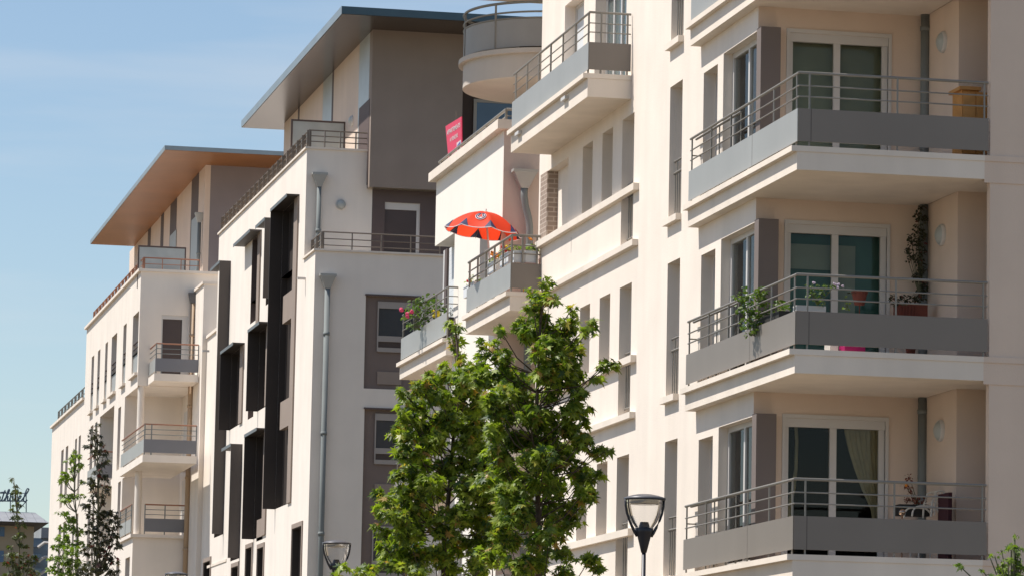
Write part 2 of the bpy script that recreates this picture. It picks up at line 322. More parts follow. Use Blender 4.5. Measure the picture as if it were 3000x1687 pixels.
# windows on the street facade
for zf in FL:
    win_v(BA, W, *w0, zf+.05, zf+2.27, GDARK); guard(BA, W+.09, w0[0]+.02, w0[1]-.02, zf)
    MB().box(W-.095, W+.02, w0[0]-.03, w0[1]+.06, zf-.06, zf+.045).build('window_sill', CONC, BA)
    win_v(BA, W, u_n0, u_n1, zf+.02, zf+2.13, GDARK)
    if zf < 13:
        for c in (c1, c2): win_v(BA, W, *c, zf+.9, zf+2.27, GDARK)
        win_v(BA, W, *c3, zf+.04, zf+2.27, GDARK); guard(BA, W+.12, c3[0]+.02, c3[1]-.02, zf+.1)
win_v(BA, W, *uw, 14.3, 16.05, SHUT, n=1)
dd = win_v(BA, W, *ud, 13.84, 16.05, mat('grey_green_pane', (.10, .13, .13), .1, spec=.5, var=.2, vs=3), n=4, name='glazed_door', fw=.08)
for x, y, h_ in ((1674, 697, .28), (1300, 1200, .3)):
    uu, zq = A(x, y, W); MB().box(W-.112 if h_ < .2 else W-.004, W-.0005, uu-.008, uu+.008, zq-h_, zq).build('render_joint', PIPE2, BA)
# string courses and parapet copings
for zf in FL[:3]+[1.99]:
    if zf > 2: MB().box(W-.10, W-.0005, 65.62, 73.72, zf+.855, zf+.975).build('parapet_coping', CONC, BA)
    MB().box(W-.105, W-.0005, 65.62, 73.72, zf-.10, zf+.005).build('string_course', CONC, BA)
# --- corner loggia stack
for k, zf in enumerate([1.99]+FL):
    zc = zf+2.95-.35                                # ceiling
    v_f0, v_f1 = sV(2307, 700, uG), sV(2598, 700, uG)
    zt = zf+sZ(2350, 658, uG)-7.89 if True else 0
    m = MB().wall('u', uG, W, 18.25, zf-.35, zc+.02, [(v_f0, v_f1, zf+.02, zt, .12)])
    m.wall('v', 18.25, 56.28, uG, zf-.35, zc+.02); m.wall('u', 56.28, 18.25, 19.6, zf-.35, zc+.02); m.wall('v', 19.6, 55.2, 56.28, zf-.35, zc+.02)
    m.build('loggia_wall', SHADE_R, BA)
    v_p1 = sV(2272, 800, uG-.03)
    MB().box(W-.004, v_p1, u_pil, u_pil+.25, zf, zf+2.26).build('pillar', PILLAR, BA)
    if k == 0: continue
    # sliding doors facing the camera side
    u = uG+.10; m = MB(); fw = .075; vm = (sV(2435, 800, uG)+sV(2460, 800, uG))/2
    m.box(v_f0, v_f1, u-.09, u, zt-.13, zt).box(v_f0, v_f1, u-.06, u, zf+.02, zf+.10)
    for c, ww in ((v_f0+.03, .03), (vm, .052), (v_f1-.045, .045)): m.box(c-ww, c+ww, u-.07, u-.001, zf+.1, zt-.10)
    m.box(v_f0-.05, v_f0, u-.12, u, zf+.02, zt+.06).box(v_f1, v_f1+.05, u-.12, u, zf+.02, zt+.06).box(v_f0, v_f1, u-.12, u, zt+.0005, zt+.06)
    fr = m.build('sliding_door', PVC, BA)
    MB().box(v_f0, v_f1, u-.03, u-.02, zf+.1, zt-.10).build('pane', GLASS, fr)
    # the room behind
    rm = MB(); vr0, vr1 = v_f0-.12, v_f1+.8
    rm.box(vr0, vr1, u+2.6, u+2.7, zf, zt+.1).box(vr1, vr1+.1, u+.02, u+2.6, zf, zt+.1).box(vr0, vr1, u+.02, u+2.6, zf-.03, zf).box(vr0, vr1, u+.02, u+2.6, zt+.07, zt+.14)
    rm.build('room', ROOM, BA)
    # street-side sliding door
    f2 = win_v(BA, W, u_d0, u_d1, zf+.02, min(zf+2.26, zc+zt_beam), GLASS, n=2, name='sliding_door', fw=.085, rec=.20)
    MB().box(W+.5, W+.52, u_d0+.2, u_d1, zf, zc).build('room_blind', [OLIVE, TEALL, TEALL, OLIVE, OLIVE, OLIVE][k] if k != 1 else ROOM, BA)
    if k == 3: MB().box(v_f0, v_f1, u+.12, u+.13, zf, zt).build('blind', OLIVE, BA)
    if k == 2:
        MB().box(v_f0, vm, u+.12, u+.13, sZ(2400, 785, uG), sZ(2400, 712, uG)).build('blind', TEALL, BA)
        MB().box(vm, sV(2512, 800, u), u+.12, u+.13, zf, sZ(2500, 716, uG)).build('blind', TEALL, BA)
        MB().box(v_f0, v_f1, u+.20, u+.21, zf, zt).build('blind', TEAL, BA)
    # drain pipe and wall light in the loggia
    vp = sV(2707, 700, uG-.12)
    pp = MB().tube([(vp, uG-.12, zf), (vp, uG-.12, zc)], .072, 16)
    for zz in (zf+.5, zc-.25): pp.tube([(vp, uG-.12, zz), (vp, uG-.12, zz+.07)], .082, 16)
    pp.build('drainpipe', PIPE, BA, True)
    uu, zz = aU(2762, 689, 18.25), aZ(2762, 689, 18.25)
    walllight(BA, 18.25, uu, zz-7.89+zf, .165)
# end wall to the right of the loggias
v_c = 18.33
m = MB().wall('u', uC+.012, v_c+.0, 30, 0, 20.5); m.wall('v', v_c, uC+.012, uC+.16, 0, 20.5); m.wall('v', 19.7, uC+.16, 56.3, 0, 20.5)
m.box(v_c, 19.7, uC+.155, uC+.16, 0, 20.5)
m.build('wall', SHADE_R, BA)
# balcony slabs, panels, rails
nf = [2019, 2075.6, 2133, 2196, 2258.6, 2326]; ns = [2366.6, 2625.5, 2881.5]
for k, zf in enumerate(FL):
    m = MB(); slab(m, vb, uC, uL, 18.24, zf); m.box(18.245, 19.7, uC+.18, 56.4, zf-.35, zf-.01);
    b = m.build('balcony_slab', CONC, BA); MB().box(18.24, 30, uC-.012, uC+.012, zf-.083, zf).box(18.24, 30, uC+.0, uC+.011, zf-.40, zf-.0835).build('wall_band', SHADE_R, BA)
    pu = [aU(x, 920, vb+.02) for x in nf]; pv = [sV(x, 850, uC+.02) for x in ns]
    rails(b, [(vb+.03, uL-.02), (vb+.03, uC+.03), (18.30, uC+.03)], zf, (RAIL, PANEL), posts=[(vb+.03, x) for x in pu]+[(v, uC+.03) for v in pv],
          pmats=[PANEL_SHEEN if k >= 2 else PANEL, PANEL])
    MB().box(vb+.0005, vb+.0015, aU(2196, 1000, vb)-.006, aU(2196, 1000, vb)+.006, zf+.07, zf+.55).box(sV(2370, 980, uC)-.005, sV(2370, 980, uC)+.005, uC+.0005, uC+.0015, zf+.07, zf+.55).build('panel_seam', FIN, b)
    ue = aU(2165, 862, W-.06)
    MB().tube([(W-.06, uL-.02, zf+1.08), (W-.06, ue, zf+1.08)], .02, 6).build('handrail', RAIL, b)
    MB().tube([(W-.06, ue, zf+1.08), (W-.06, ue, zf)], .014, 6).tube([(W-.06, uL-1.5, zf+1.08), (W-.06, uL-1.5, zf)], .012, 6).build('post', RAIL, b)
    MB().tube([(vb+.03, uL-.1, zf+.80), (W, uL-.1, zf+.80)], .012, 6).build('rail_bracket', RAIL, b)
# --- upper balcony of the middle part
vU = 14.80; u0, u1 = 66.3, 72.85; zf = FL[3]
m = MB(); slab(m, vU, u0, u1, W, zf, .41); b = m.build('balcony_slab', CONC, BA)
pu = [aU(x, y, vU+.03) for x, y in ((1725, 80), (1687, 110), (1650, 140), (1614, 170), (1580, 200), (1545, 240), (1512, 260))]
rails(b, [(vU+.03, u1-.02), (vU+.03, u0+.03), (W-.02, u0+.03)], zf, (RAIL, PANEL_SHEEN), posts=[(vU+.03, x) for x in pu]+[(15.03, u0+.03), (W-.08, u0+.03)], pmats=[PANEL_SHEEN, PANEL], postw=.03)
for x, y in ((1660, 275), (1524, 380)):
    uu = aU(x, y, vU); MB().box(vU-.07, vU-.001, uu-.17, uu+.17, zf-.20, zf-.14).build('spotlight', PVC, b)
# --- balcony with the parasol
vP = 14.985; u0, u1 = 73.57, aU(1366, 880, 14.985); zf = FL[2]
m = MB(); slab(m, vP, u0, u1, W, zf, .36); m.box(W, 17.0, 74.0, 77.35, zf-.36, zf); b = m.build('balcony_slab', CONC, BA)
pu = [lerp(u0+.05, u1-.15, t) for t in (0, .2, .4, .6, .8, 1)]
rails(b, [(vP+.03, u1-.02), (vP+.03, u0+.03), (W+.02, u0+.03)], zf, (RAIL, PANEL_SHEEN), posts=[(vP+.03, x) for x in pu]+[(15.22, u0+.03), (15.50, u0+.03)], pmats=[PANEL_SHEEN, PANEL], postw=.035, r=.026)
# --- far planted balcony
vQ = 15.34; u0, u1 = 81.95, aU(1172, 1050, 15.34)
m = MB(); slab(m, vQ, u0, u1, 17.0, zf, .36); b = m.build('balcony_slab', CONC, BA)
u1r = aU(1176, 950, vQ)
pu = [lerp(u0+.05, u1r-.1, t) for t in (0, .25, .5, .75, 1)]
rails(b, [(vQ+.03, u1r), (vQ+.03, u0+.03), (W+.1, u0+.03)], zf, (RAIL, PANEL_SHEEN), posts=[(vQ+.03, x) for x in pu]+[(W+.02, u0+.03)], pmats=[PANEL_SHEEN, None], postw=.03)
MB().tube([(16.2, aU(1258, 860, 16.2), zf+1.08), (16.2, 83.2, zf+1.08)], .02, 6).build('handrail', RAIL, b)
# lower balconies behind the tree
for zf2 in FL[:2]:
    m = MB(); slab(m, 14.985, 73.57, 79.4, W, zf2, .36); b = m.build('balcony_slab', CONC, BA)
    rails(b, [(15.0, 79.3), (15.0, 73.6), (W+.02, 73.6)], zf2, (RAIL, PANEL), posts=[(15.0, 73.7+k*1.1) for k in range(6)])
    m = MB(); slab(m, vQ, 81.95, 88.0, 17.0, zf2, .36); b = m.build('balcony_slab', CONC, BA)
    rails(b, [(vQ+.03, 87.9), (vQ+.03, 82.0), (W+.1, 82.0)], zf2, (RAIL, PANEL), posts=[(vQ+.03, 82.1+k*1.4) for k in range(5)])
# --- left wing L
LH = []
for zf2 in FL[:3]:
    LH.append((aU(1430, 760, W), aU(1405, 760, W), zf2+.05, zf2+2.2)); LH.append((82.5-1.6, 82.5-.6, zf2+.05, zf2+2.2) if zf2 < 10 else (0, 0, 0, 0))
m = MB().wall('v', W, 77.4, 82.5, 0, 13.15, LH); m.wall('v', W, 77.4, 84.8, 13.15, 14.6)
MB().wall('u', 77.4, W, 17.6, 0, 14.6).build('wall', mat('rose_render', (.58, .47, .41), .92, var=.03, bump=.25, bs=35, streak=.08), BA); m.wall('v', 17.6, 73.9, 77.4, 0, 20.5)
m.quad((W, 82.5, 13.15), (16.4, 82.5, 13.15), (16.4, 84.8, 13.15), (W, 84.8, 13.15))
m.quad((W, 84.8, 13.15), (17.6, 84.8, 13.15), (17.6, 84.8, 14.6), (W, 84.8, 14.6)); m.quad((W, 82.5, 0), (16.4, 82.5, 0), (16.4, 82.5, 13.15), (W, 82.5, 13.15))
m.wall('v', 16.4, 82.5, 84.8, 0, 13.15); m.box(W+.01, 17.59, 77.41, 84.79, 13.7, 13.8)
m.build('wall', WHITE_R, BA)
for h in LH[::2]: win_v(BA, W, h[0], h[1], h[2], h[3])
MB().box(15.95, 15.97, 82.5, aU(1310, 760, 15.95), 10.84, 13.149).build('roller_shutter', plank('slatted_shutter', (.66, .67, .68), (.6, .6, .62), .55, 'Z', 3.2), BA)
MB().box(15.9, 15.98, aU(1309, 760, 15.9), aU(1303, 760, 15.9), 10.84, 13.149).build('post', DKBROWN, BA)
MB().box(15.9, 15.98, aU(1302.5, 760, 15.9), aU(1299, 760, 15.9), 6, 13.149).build('post', PVC, BA)
MB().box(W-.16, 17.5, 77.26, aU(1255, 527, W-.16), 14.57, 14.76).build('parapet_coping', CONC, BA)
# pipe with hopper in the recess
hopper(BA, sV(1537, 500, 77.25), 77.24, sZ(1537, 498, 77.25), 4, bend=sV(1551, 600, 77.25)-sV(1535, 500, 77.25), w=.235, r=.072)
# terrace rail on L
zz = 13.79
t_ = MB().tube([(W+.02, 77.3, 14.97), (W+.02, 84.6, 14.97)], .03, 8).tube([(W+.02, 77.3, 14.83), (W+.02, 84.6, 14.83)], .012, 6).tube([(W+.02, 77.3, 14.97), (17.0, 77.3, 14.97)], .03, 8).tube([(W+.02, 77.3, 14.84), (17.0, 77.3, 14.84)], .012, 6)
t_.build('terrace_rail', RAIL, BA)
for k in range(8): bx('post', RAIL, BA, W+.0, W+.05, 77.35+k-.02, 77.35+k+.02, 14.76, 14.97)
# --- round balcony drum
R_ = 1.86; lp = S(1361, 255, 83.2)
uc = 83.0; vc = sV(1361, 200, uc)+R_
zl = 16.80; z_b = sZ(1361, 255, uc); zlip = sZ(1351, 180, uc); zpt = sZ(1361, 88, uc); zpb = sZ(1361, 168, uc)
m = MB().lathe(vc, uc, [(.01, z_b), (R_, z_b), (R_, zlip-.05)], 96).lathe(vc, uc, [(R_, zlip-.05), (R_+.10, zlip-.05), (R_+.10, zlip+.05), (.01, zlip+.05)], 96)
b = m.build('round_balcony', mat('shaded_drum_render', (.56, .49, .42), .9, var=.04, bump=.2, bs=30, streak=.1), BA)  # cream drum, colour darkened to stand for its shade
m = MB().lathe(vc, uc, [(R_, zpb), (R_, zpt), (R_-.015, zpt), (R_-.015, zpb), (R_, zpb)], 96, math.pi*.55, math.pi*1.62); m.build('curved_panel', mat('curved_panel_grey', (.33, .31, .285), .6, .1), b)
for r_z, rr in ((zpt+.02, .02), (sZ(1363, 68, uc), .022), (sZ(1363, 40, uc), .03)):
    m = MB(); m.tube([(vc+R_*math.cos(a), uc+R_*math.sin(a), r_z) for a in [math.pi*(.55+1.07*k/40) for k in range(41)]], rr, 6); m.build('handrail', RAIL, b, True)
for a in (1.0, 1.22, 1.44, .8):
    a *= math.pi; MB().box(vc+R_*math.cos(a)-.02, vc+R_*math.cos(a)+.02, uc+R_*math.sin(a)-.02, uc+R_*math.sin(a)+.02, zlip, sZ(1363, 40, uc)).build('post', RAIL, b)
MB().box(14.4, 24, 79, 88, 19.3, 19.6).build('drum_shade_slab', CONC, BA)  # slab added out of view, sized to shade the round balcony
# penthouse of A behind (hidden mass that closes the block)
MB().box(17.6, 30, 74.2, 82.0, 13.8, 17.5).build('penthouse_wall', CREAM, BA)
MB().box(W+.3, 30, uG+3, 73.85, 20.9, 21).build('roof', CONC, BA)

# ================================================================== BUILDING B : white block with dark window boxes
BB = thing('apartment_building', 'white apartment block with dark brown vertical window boxes and a flat grey overhanging roof', 'building', (16, 102, 0))
uB = 102.06; uB2 = 104.0; uE = 121.9; z1_, z2_ = 15.22, 18.2
# window boxes: (type N/F, fin/hood pixel data)
bh = []
def bw(x0, x1, y0, y1): # hole on the facade from photo points (x0 far, x1 near)
    ym = (y0+y1)/2; h = (aU(x1, y0, W), aU(x0, y0, W), aZ(x0, y1, W), aZ(x1, y0, W)); bh.append(h); return h
H = {}
H['b1'] = bw(650, 676, 770, 1565)
H['b2'] = bw(740, 760, 685, 990)
H['b3'] = bw(785, 811, 645, 890)
H['b4'] = bw(830, 867, 585, 1480)
H['b5'] = bw(680, 708, 1015, 1255)
H['b6'] = bw(684, 710, 1305, 1640)
H['b7'] = bw(762, 785, 955, 1200)
H['b2b'] = bw(732, 748, 1000, 1225)
H['b8'] = bw(716, 736, 1285, 1540)
H['b9'] = bw(752, 778, 1264, 1575)
H['b10'] = bw(858, 886, 1538, 1760)
H['b11'] = bw(598, 618, 1640, 1760)
H['b12'] = bw(722, 740, 1600, 1760)
H['b13'] = bw(756, 774, 1600, 1760)
H['b14'] = bw(680, 700, 1655, 1760)
m = MB().wall('v', W, uB, uE, 0, z1_, bh).wall('v', W, uB2, uE, z1_, z2_, bh)
# windows in the side face
def sw(x0, x1, y0, y1, u): return (sV(x0, y0, u), sV(x1, y0, u), sZ(x0, y1, u), sZ(x0, y0, u))
h1 = sw(1072, 1234, 865, 1137, uB); h2 = sw(1068, 1234, 1197, 1700, uB)
m.wall('u', uB, W, 24, 0, z1_, [h1, h2], depth=.10)
v_dk = sV(1090, 600, uB2)
m.wall('u', uB2, W, v_dk, 14.2, z2_)
m.quad((W, uB, 14.3), (24, uB, 14.3), (24, uB2, 14.3), (W, uB2, 14.3)).quad((W, uE, 0), (24, uE, 0), (24, uE, z2_), (W, uE, z2_))
m.box(W+.02, 24, uB2+.1, uE, 17.2, 17.3)
m.box(W+.01, W+.2, uB+.01, uB2, 14.3, z1_-.001)
m.build('wall', WHITE_B, BB)
wr2 = MB().wall('u', uB2, v_dk, 22, 14.2, 17.2, [sw(1128, 1232, 592, 740, uB2)], depth=.12); wr2.build('wall', DKBROWN, BB)
hd = sw(1128, 1232, 592, 740, uB2)
f = MB().box(hd[0], hd[1], uB2+.05, uB2+.11, hd[3]-.19, hd[3]).box(hd[1]-.09, hd[1], uB2+.05, uB2+.11, 14.2, hd[3]-.19).build('terrace_door', PVC, BB)
MB().box(hd[0], hd[1]-.09, uB2+.08, uB2+.10, 14.2, hd[3]-.19).build('pane', GBROWN, f)
# brown window panels on the side face
for (h, y0) in ((h1, 882), (h2, 1214)):
    MB().box(h[0], h[1], uB+.085, uB+.099, h[2], h[3]).build('window_panel', BROWN, BB)
    e = .04; MB().box(h[0]-.02, h[1], uB-.05, uB+.04, h[3]-.002, h[3]+.04).build('panel_hood', DKBROWN, BB)
def sidewin(y0, first=True):
    v0, v1 = sV(1111, 900, uB), sV(1215, 900, uB); zt = sZ(1111, y0, uB); k = 11670/uB/1.0
    def z(dy): return zt-dy/114.5
    f = MB().box(v0-.03, v1, uB+.03, uB+.084, z(20), z(0)).box(v0-.03, v0, uB+.03, uB+.084, z(150), z(20.1)).box(v0, v1, uB+.03, uB+.084, z(120), z(103)).box(v0, v1, uB+.03, uB+.084, z(151), z(138)).build('window', mat('taupe_frame', (.36, .32, .29), .6), BB)
    MB().box(v0, v1, uB+.06, uB+.083, z(103), z(20)).build('pane', GDARK, f)
    MB().box(v0, v1, uB+.06, uB+.083, z(138), z(120)).build('pane', GBROWN, f)
    MB().box(v0, v1-.3, uB+.05, uB+.084, z(248), z(210)).build('infill_panel', BROWNL, BB)
sidewin(882); sidewin(1210); sidewin(1540)
# parapet copings
MB().box(W-.05, 24, uB-.05, uB+.25, z1_, z1_+.05).box(W-.05, W+.25, uB+.2505, uB2-.001, z1_, z1_+.05).build('parapet_coping', CONC, BB)
MB().box(W-.05, v_dk+.02, uB2-.05, uB2+.25, z2_, z2_+.055).box(W-.05, W+.25, uB2+.2505, uE+.05, z2_, z2_+.055).build('parapet_coping', CONC, BB)
# fins and hoods
def fin(x_o, yt, yb, near=True, hood=None, name='window_box', glassy=False):
    """x_o outer edge px at top yt, yb px bottom; fin stands at right angles to the facade"""
    pass
PR = .34
def wbox(h, kind, yb=None, extra=0):
    u0, u1, z0, z1 = h
    m = MB()
    # hood
    m.box(W-PR, W-.0005, u0-(.66 if kind == 'F' else .05), u1+.05, z1, z1+.05)
    if kind == 'N': m.box(W-PR, W-.0005, u0-.05, u0+.0, z0-extra, z1-.0005)
    else:
        m.box(W-PR, W-.0005, u1, u1+.05, z0-extra, z1-.0005)
    o = m.build('window_box', FIN if kind == 'N' else BLK, BB)
    MB().box(W-.045, W-.0005, u0-.64 if kind == 'F' else u0+.02, u0-.0005 if kind == 'F' else u0+.06, z0, z1-.001).build('frame_strip', BROWNL, o)
    MB().box(W-PR-.012, W-PR-.001, u0-(.66 if kind == 'F' else .05), u1+.05, z1-.03, z1+.06).build('hood_edge', HOODE, o)
    return o
for k, kd in (('b1', 'N'), ('b2', 'S'), ('b3', 'N'), ('b4', 'F'), ('b5', 'F'), ('b6', 'N'), ('b7', 'F'), ('b9', 'F')):
    h = H[k]
    if kd == 'S': 
        o = MB().box(W-PR, W-.0005, h[0]-.5, h[1]+1.6, h[3], h[3]+.05).build('window_box', FIN, BB)
        MB().box(W-PR-.012, W-PR-.001, h[0]-.5, h[1]+1.6, h[3]-.03, h[3]+.06).build('hood_edge', HOODE, o)
        MB().box(W-.045, W-.0005, h[0]-.48, h[0], h[2], h[3]-.001).build('frame_strip', BROWNL, o)
    else: wbox(h, kd)
for k, h in H.items():
    f = MB().box(W+.18, W+.22, h[0], h[0]+.05, h[2], h[3]).box(W+.18, W+.22, h[1]-.05, h[1], h[2], h[3]).build('window', FIN, BB)
    MB().box(W+.2, W+.22, h[0]+.05, h[1]-.05, h[2], h[3]).build('pane', BLK, f)
    MB().box(W+.001, W+.21, h[1]-.02, h[1]-.001, h[2], h[3]-.02).box(W+.001, W+.21, h[0], h[1], h[3]-.02, h[3]-.0005).build('reveal_lining', DKBROWN if k in ('b2', 'b2b', 'b8') else BLK, f)
# taupe spandrels inside the tall boxes
def spand(key, y0, y1, x, w=1.0, m_=BROWNL):
    h = H[key]; MB().box(W+.0, W+.17, h[0], lerp(h[0], h[1], w), aZ(x, y1, W), aZ(x, y0, W)).build('spandrel', m_, BB)
spand('b4', 843, 924, 862, .8); spand('b4', 1160, 1241, 852, .8); spand('b9', 1512, 1575, 778, .7); spand('b2', 935, 990, 752, 1, WHITE_B); spand('b8', 1530, 1540, 732)
MB().box(W-.02, W-.0005, aU(655+8, 1660, W), aU(607, 1690, W), 8.3-.4, 8.3-.32).build('window_sill', CONC, BB)
for k in ('b10', 'b11', 'b12', 'b13', 'b14'):
    h = H[k]; MB().box(W-.03, W-.0005, h[0]-.12, h[0], h[2], h[3]+.12).box(W-.03, W-.0005, h[1], h[1]+.06, h[2], h[3]+.12).box(W-.03, W-.0005, h[0]+.0005, h[1]-.0005, h[3], h[3]+.12).build('window_surround', BROWNL, BB)
# overflow spouts
for x, y in ((895, 815), (613, 1027)):
    uu, zq = A(x, y, W); MB().box(W-.22, W, uu-.04, uu+.04, zq-.04, zq+.02).build('overflow_spout', PVC, BB)
# penthouse
z_s = 21.45; u_p = 103.6; v_t = 17.22
m = MB().wall('u', u_p, v_t, sV(1355, 300, u_p), 17.201, z_s).wall('v', v_t, u_p, 104.05, 17.2, z_s)
m.quad((sV(1355, 300, u_p), u_p, 17.2), (sV(1355, 300, u_p), 110, 17.2), (sV(1355, 300, u_p), 110, z_s), (sV(1355, 300, u_p), u_p, z_s))
m.build('penthouse_wall', BROWNL, BB)
def pw(x, y=330): return aU(x, y, v_t)
seg = [(1097, 1094, DKBROWN), (1094, 1049, SCREEN), (1049, 976, SHADE_R), (976, 971, DKBROWN), (971, 945, SCREEN), (945, 878, SHADE_R), (878, 873, DKBROWN), (873, 834, SHADE_R)]
zb = 17.3
for xa, xb, mm in seg:
    ua = max(pw(xa), 104.051); ub_ = pw(xb)
    if ub_ > ua: MB().box(v_t, v_t+.1, ua, ub_, zb, z_s).build('penthouse_panel', mm, BB)
MB().box(v_t-.012, v_t-.001, pw(1083), pw(1053), zb, aZ(1068, 305, v_t)).build('penthouse_door', DKBROWN, BB)
walllight(BB, v_t, aU(1033, 355, v_t), aZ(1033, 355, v_t), .15)
walllight(BB, sV(998, 600, uB2), uB2, sZ(998, 600, uB2), .14, 'u')
m = MB().wall('u', 107.0, 19.5, 26, 17, z_s); m.build('penthouse_wall', DKBROWN, BB)
win_u(BB, 106.85, sV(1387, 300, 107), sV(1520, 300, 107), 17.1, sZ(1400, 292, 107), GBLUE, PVC, fw=.09, rec=.145)
# roof
vR = 16.06; uR0, uR1 = 101.67, 121.0
m = MB().box(vR, 26, uR0, uR1, z_s+.01, z_s+.21); rf = m.build('roof', ZINC_SHADE, BB)
MB().box(vR-.01, vR-.001, uR0, uR1, z_s+.0, z_s+.215).build('roof_edge', ZINC, rf)  # same metal as the roof, paler to carry the sunlit tone
MB().box(vR+.02, 26, uR0+.03, uR1, z_s, z_s+.009).build('soffit', SOFMET, rf)
# glass screen on the upper terrace
us = 107.9; sv0, sv1 = sV(852, 400, us), sV(1015, 400, us)-.02; szt = sZ(900, 352, us)
f = MB().box(sv0, sv1, us, us+.04, szt-.05, szt).box(sv0, sv0+.05, us, us+.04, 17.3, szt-.05).box(sv1-.06, sv1, us, us+.04, 17.3, szt-.05).build('terrace_screen', DKBROWN, BB)
MB().box(sv0+.05, sv1-.06, us+.01, us+.03, 17.3, szt-.05).build('screen_panel', SCREEN, f)
# terrace railings
def trail(par, zc_, pts, heights, m_, n_posts, pw_=.05, name='terrace_rail'):
    o = MB()
    for hgt, r in heights: o.tube([(v, u, zc_+hgt) for v, u in pts], r, 6)
    o = o.build(name, m_, par)
    for (a, b), n in zip(zip(pts, pts[1:]), n_posts):
        for k in range(n):
            t = (k+.5)/n if n > 1 else .5; t = k/(n-1) if n > 1 else .5
            v, u = lerp(a[0], b[0], t), lerp(a[1], b[1], t)
            MB().box(v-pw_/2, v+pw_/2, u-.012, u+.012, zc_, zc_+heights[0][0]).build('post', m_, o) if abs(a[0]-b[0]) < 1e-6 else MB().box(v-.012, v+.012, u-pw_/2, u+pw_/2, zc_, zc_+heights[0][0]).build('post', m_, o)
    return o
trail(BB, z2_+.055, [(W+.06, uE-.3), (W+.06, uB2+.06), (v_dk-.05, uB2+.06)], [(.46, .022), (.31, .016), (.16, .016)], RAILB, [20, 5], .12)
vlt = sV(946, 668, uB+.1)
trail(BB, z1_+.05, [(vlt, uB2-.1), (vlt, uB+.1), (sV(1290, 690, uB+.1), uB+.1)], [(.47, .02), (.29, .014), (.12, .014)], RAILB, [3, 5], .08)
# downpipes
hopper(BB, sV(935, 560, uB2-.1), uB2-.1, sZ(937, 507, uB2-.1), 14.3, w=.19, r=.06)
hopper(BB, sV(958, 900, uB-.12), uB-.12, sZ(958, 803, uB-.12), 2, w=.20, r=.072)

# ================================================================== BUILDING C : far white block with timber-lined roof
BC = thing('apartment_building', 'far white apartment block with timber soffit roof and grey balconies on round columns', 'building', (16, 144, 0))
uN = 144.0; uF = 164.1; uEnd = 178.9; zC = 19.72; zC2 = 16.82
ch = []
zt_, zb_ = aZ(404, 913, W), aZ(399, 1093, W)
ws = [(267, 274), (285, 292), (307, 314), (326, 341), (360, 369), (388, 404.7)]
wy = [1110, 1095, 1075, 1050, 1025, 1000]
cw = [(aU(b, y, W), aU(a, y, W), zb_, zt_) for (a, b), y in zip(ws, wy)]
ch += cw
# corner loggias
u_lb = aU(362, 1300, W)
zsl2, zsl3 = None, None
uf2 = 139.6
zS1 = sZ(452, 1092, 142.0); zS2 = sZ(418, 1330, uf2); zS3 = aZ(393, 1561, W)
ceil1 = zS1-.28; 
ch += [(uN, u_lb, zS2, ceil1-.05, .001), (uN, u_lb, zS3, zS2-.25, .001)]
# mid loggia and lower windows
ul0, ul1 = aU(335, 1190, W), aU(293, 1230, W)
ch += [(ul0, ul1, zS2-.0, aZ(335, 1186, W), .9), (ul0, ul1, zS3, zS2-.25, .9)]
ch += [(aU(353, 1250, W), aU(345, 1250, W), zS2+.2, aZ(353, 1190, W)), (aU(353, 1450, W), aU(345, 1450, W), zS3+.2, zS2-.3)]
pairs = [(177, 184), (190, 197), (216.5, 222), (227, 233)]
zr2 = (aZ(177, 1487, W), aZ(184, 1316, W)); zr3 = (zr2[0]-2.95, zr2[1]-2.95)
lowu = [(aU(b, 1400, W), aU(a, 1400, W)) for a, b in pairs]+[(aU(272, 1300, W), aU(264, 1300, W)), (aU(283, 1300, W), aU(277, 1300, W))]
for (a, b) in lowu: ch += [(a, b, zr2[0], zr2[1]), (a, b, zr3[0]-.3, zr3[1]-.3)]
ch += [(aU(380, 1650, W), aU(367, 1650, W), 5, aZ(383, 1628, W)), (aU(350, 1650, W), aU(341, 1650, W), 5, aZ(350, 1650, W))]
m = MB().wall('v', W, uN, uF, 0, zC2, ch).wall('v', W, uF, uEnd, 0, zC2, ch).wall('v', W, uN, uF, zC2, zC, ch)
# camera-side face with openings
v_r = sV(573, 1200, uN)
dh = (sV(472, 980, uN), sV(551, 980, uN), zS1+.02, sZ(480, 922, uN))
m.wall('u', uN, W, 24, 0, zC, [dh, (W, v_r, zS2, ceil1, .001), (W, v_r, zS3, zS2-.25, .001)], depth=.15)
m.wall('u', u_lb, W, v_r, zS3-.1, ceil1); m.wall('v', v_r, uN, u_lb, zS3-.1, ceil1)
m.quad((W, uN, ceil1), (W, u_lb, ceil1), (v_r, u_lb, ceil1), (v_r, uN, ceil1))
m.quad((W, uF, zC2), (24, uF, zC2), (24, uF, zC), (W, uF, zC)).quad((W, uEnd, 0), (24, uEnd, 0), (24, uEnd, zC2), (W, uEnd, zC2))
m.box(W+.02, 24, uN+.02, uF, zC-.9, zC-.8).box(W+.02, 24, uF, uEnd, zC2-.3, zC2-.2)
m.build('wall', WHITE_C, BC)
for k, h in enumerate(ch):
    if len(h) > 4: continue
    win_v(BC, W, h[0], h[1], h[2], h[3], GBROWN)
for h in cw:
    MB().box(W-.12, W+.0-.0005, h[0]-.15, h[1]+.15, h[2]-.1, h[2]).build('window_sill', CONC, BC)
    MB().box(W+.05, W+.07, h[0], h[1], h[2]+.08, h[2]+.75).build('guard_panel', PANEL_SHEEN, BC)
    MB().tube([(W+.05, h[0], h[2]+1.2), (W+.05, h[1], h[2]+1.2)], .03, 6).tube([(W+.05, h[0], h[2]+1.0), (W+.05, h[1], h[2]+1.0)], .02, 6).build('guard_rail', DKBROWN, BC)
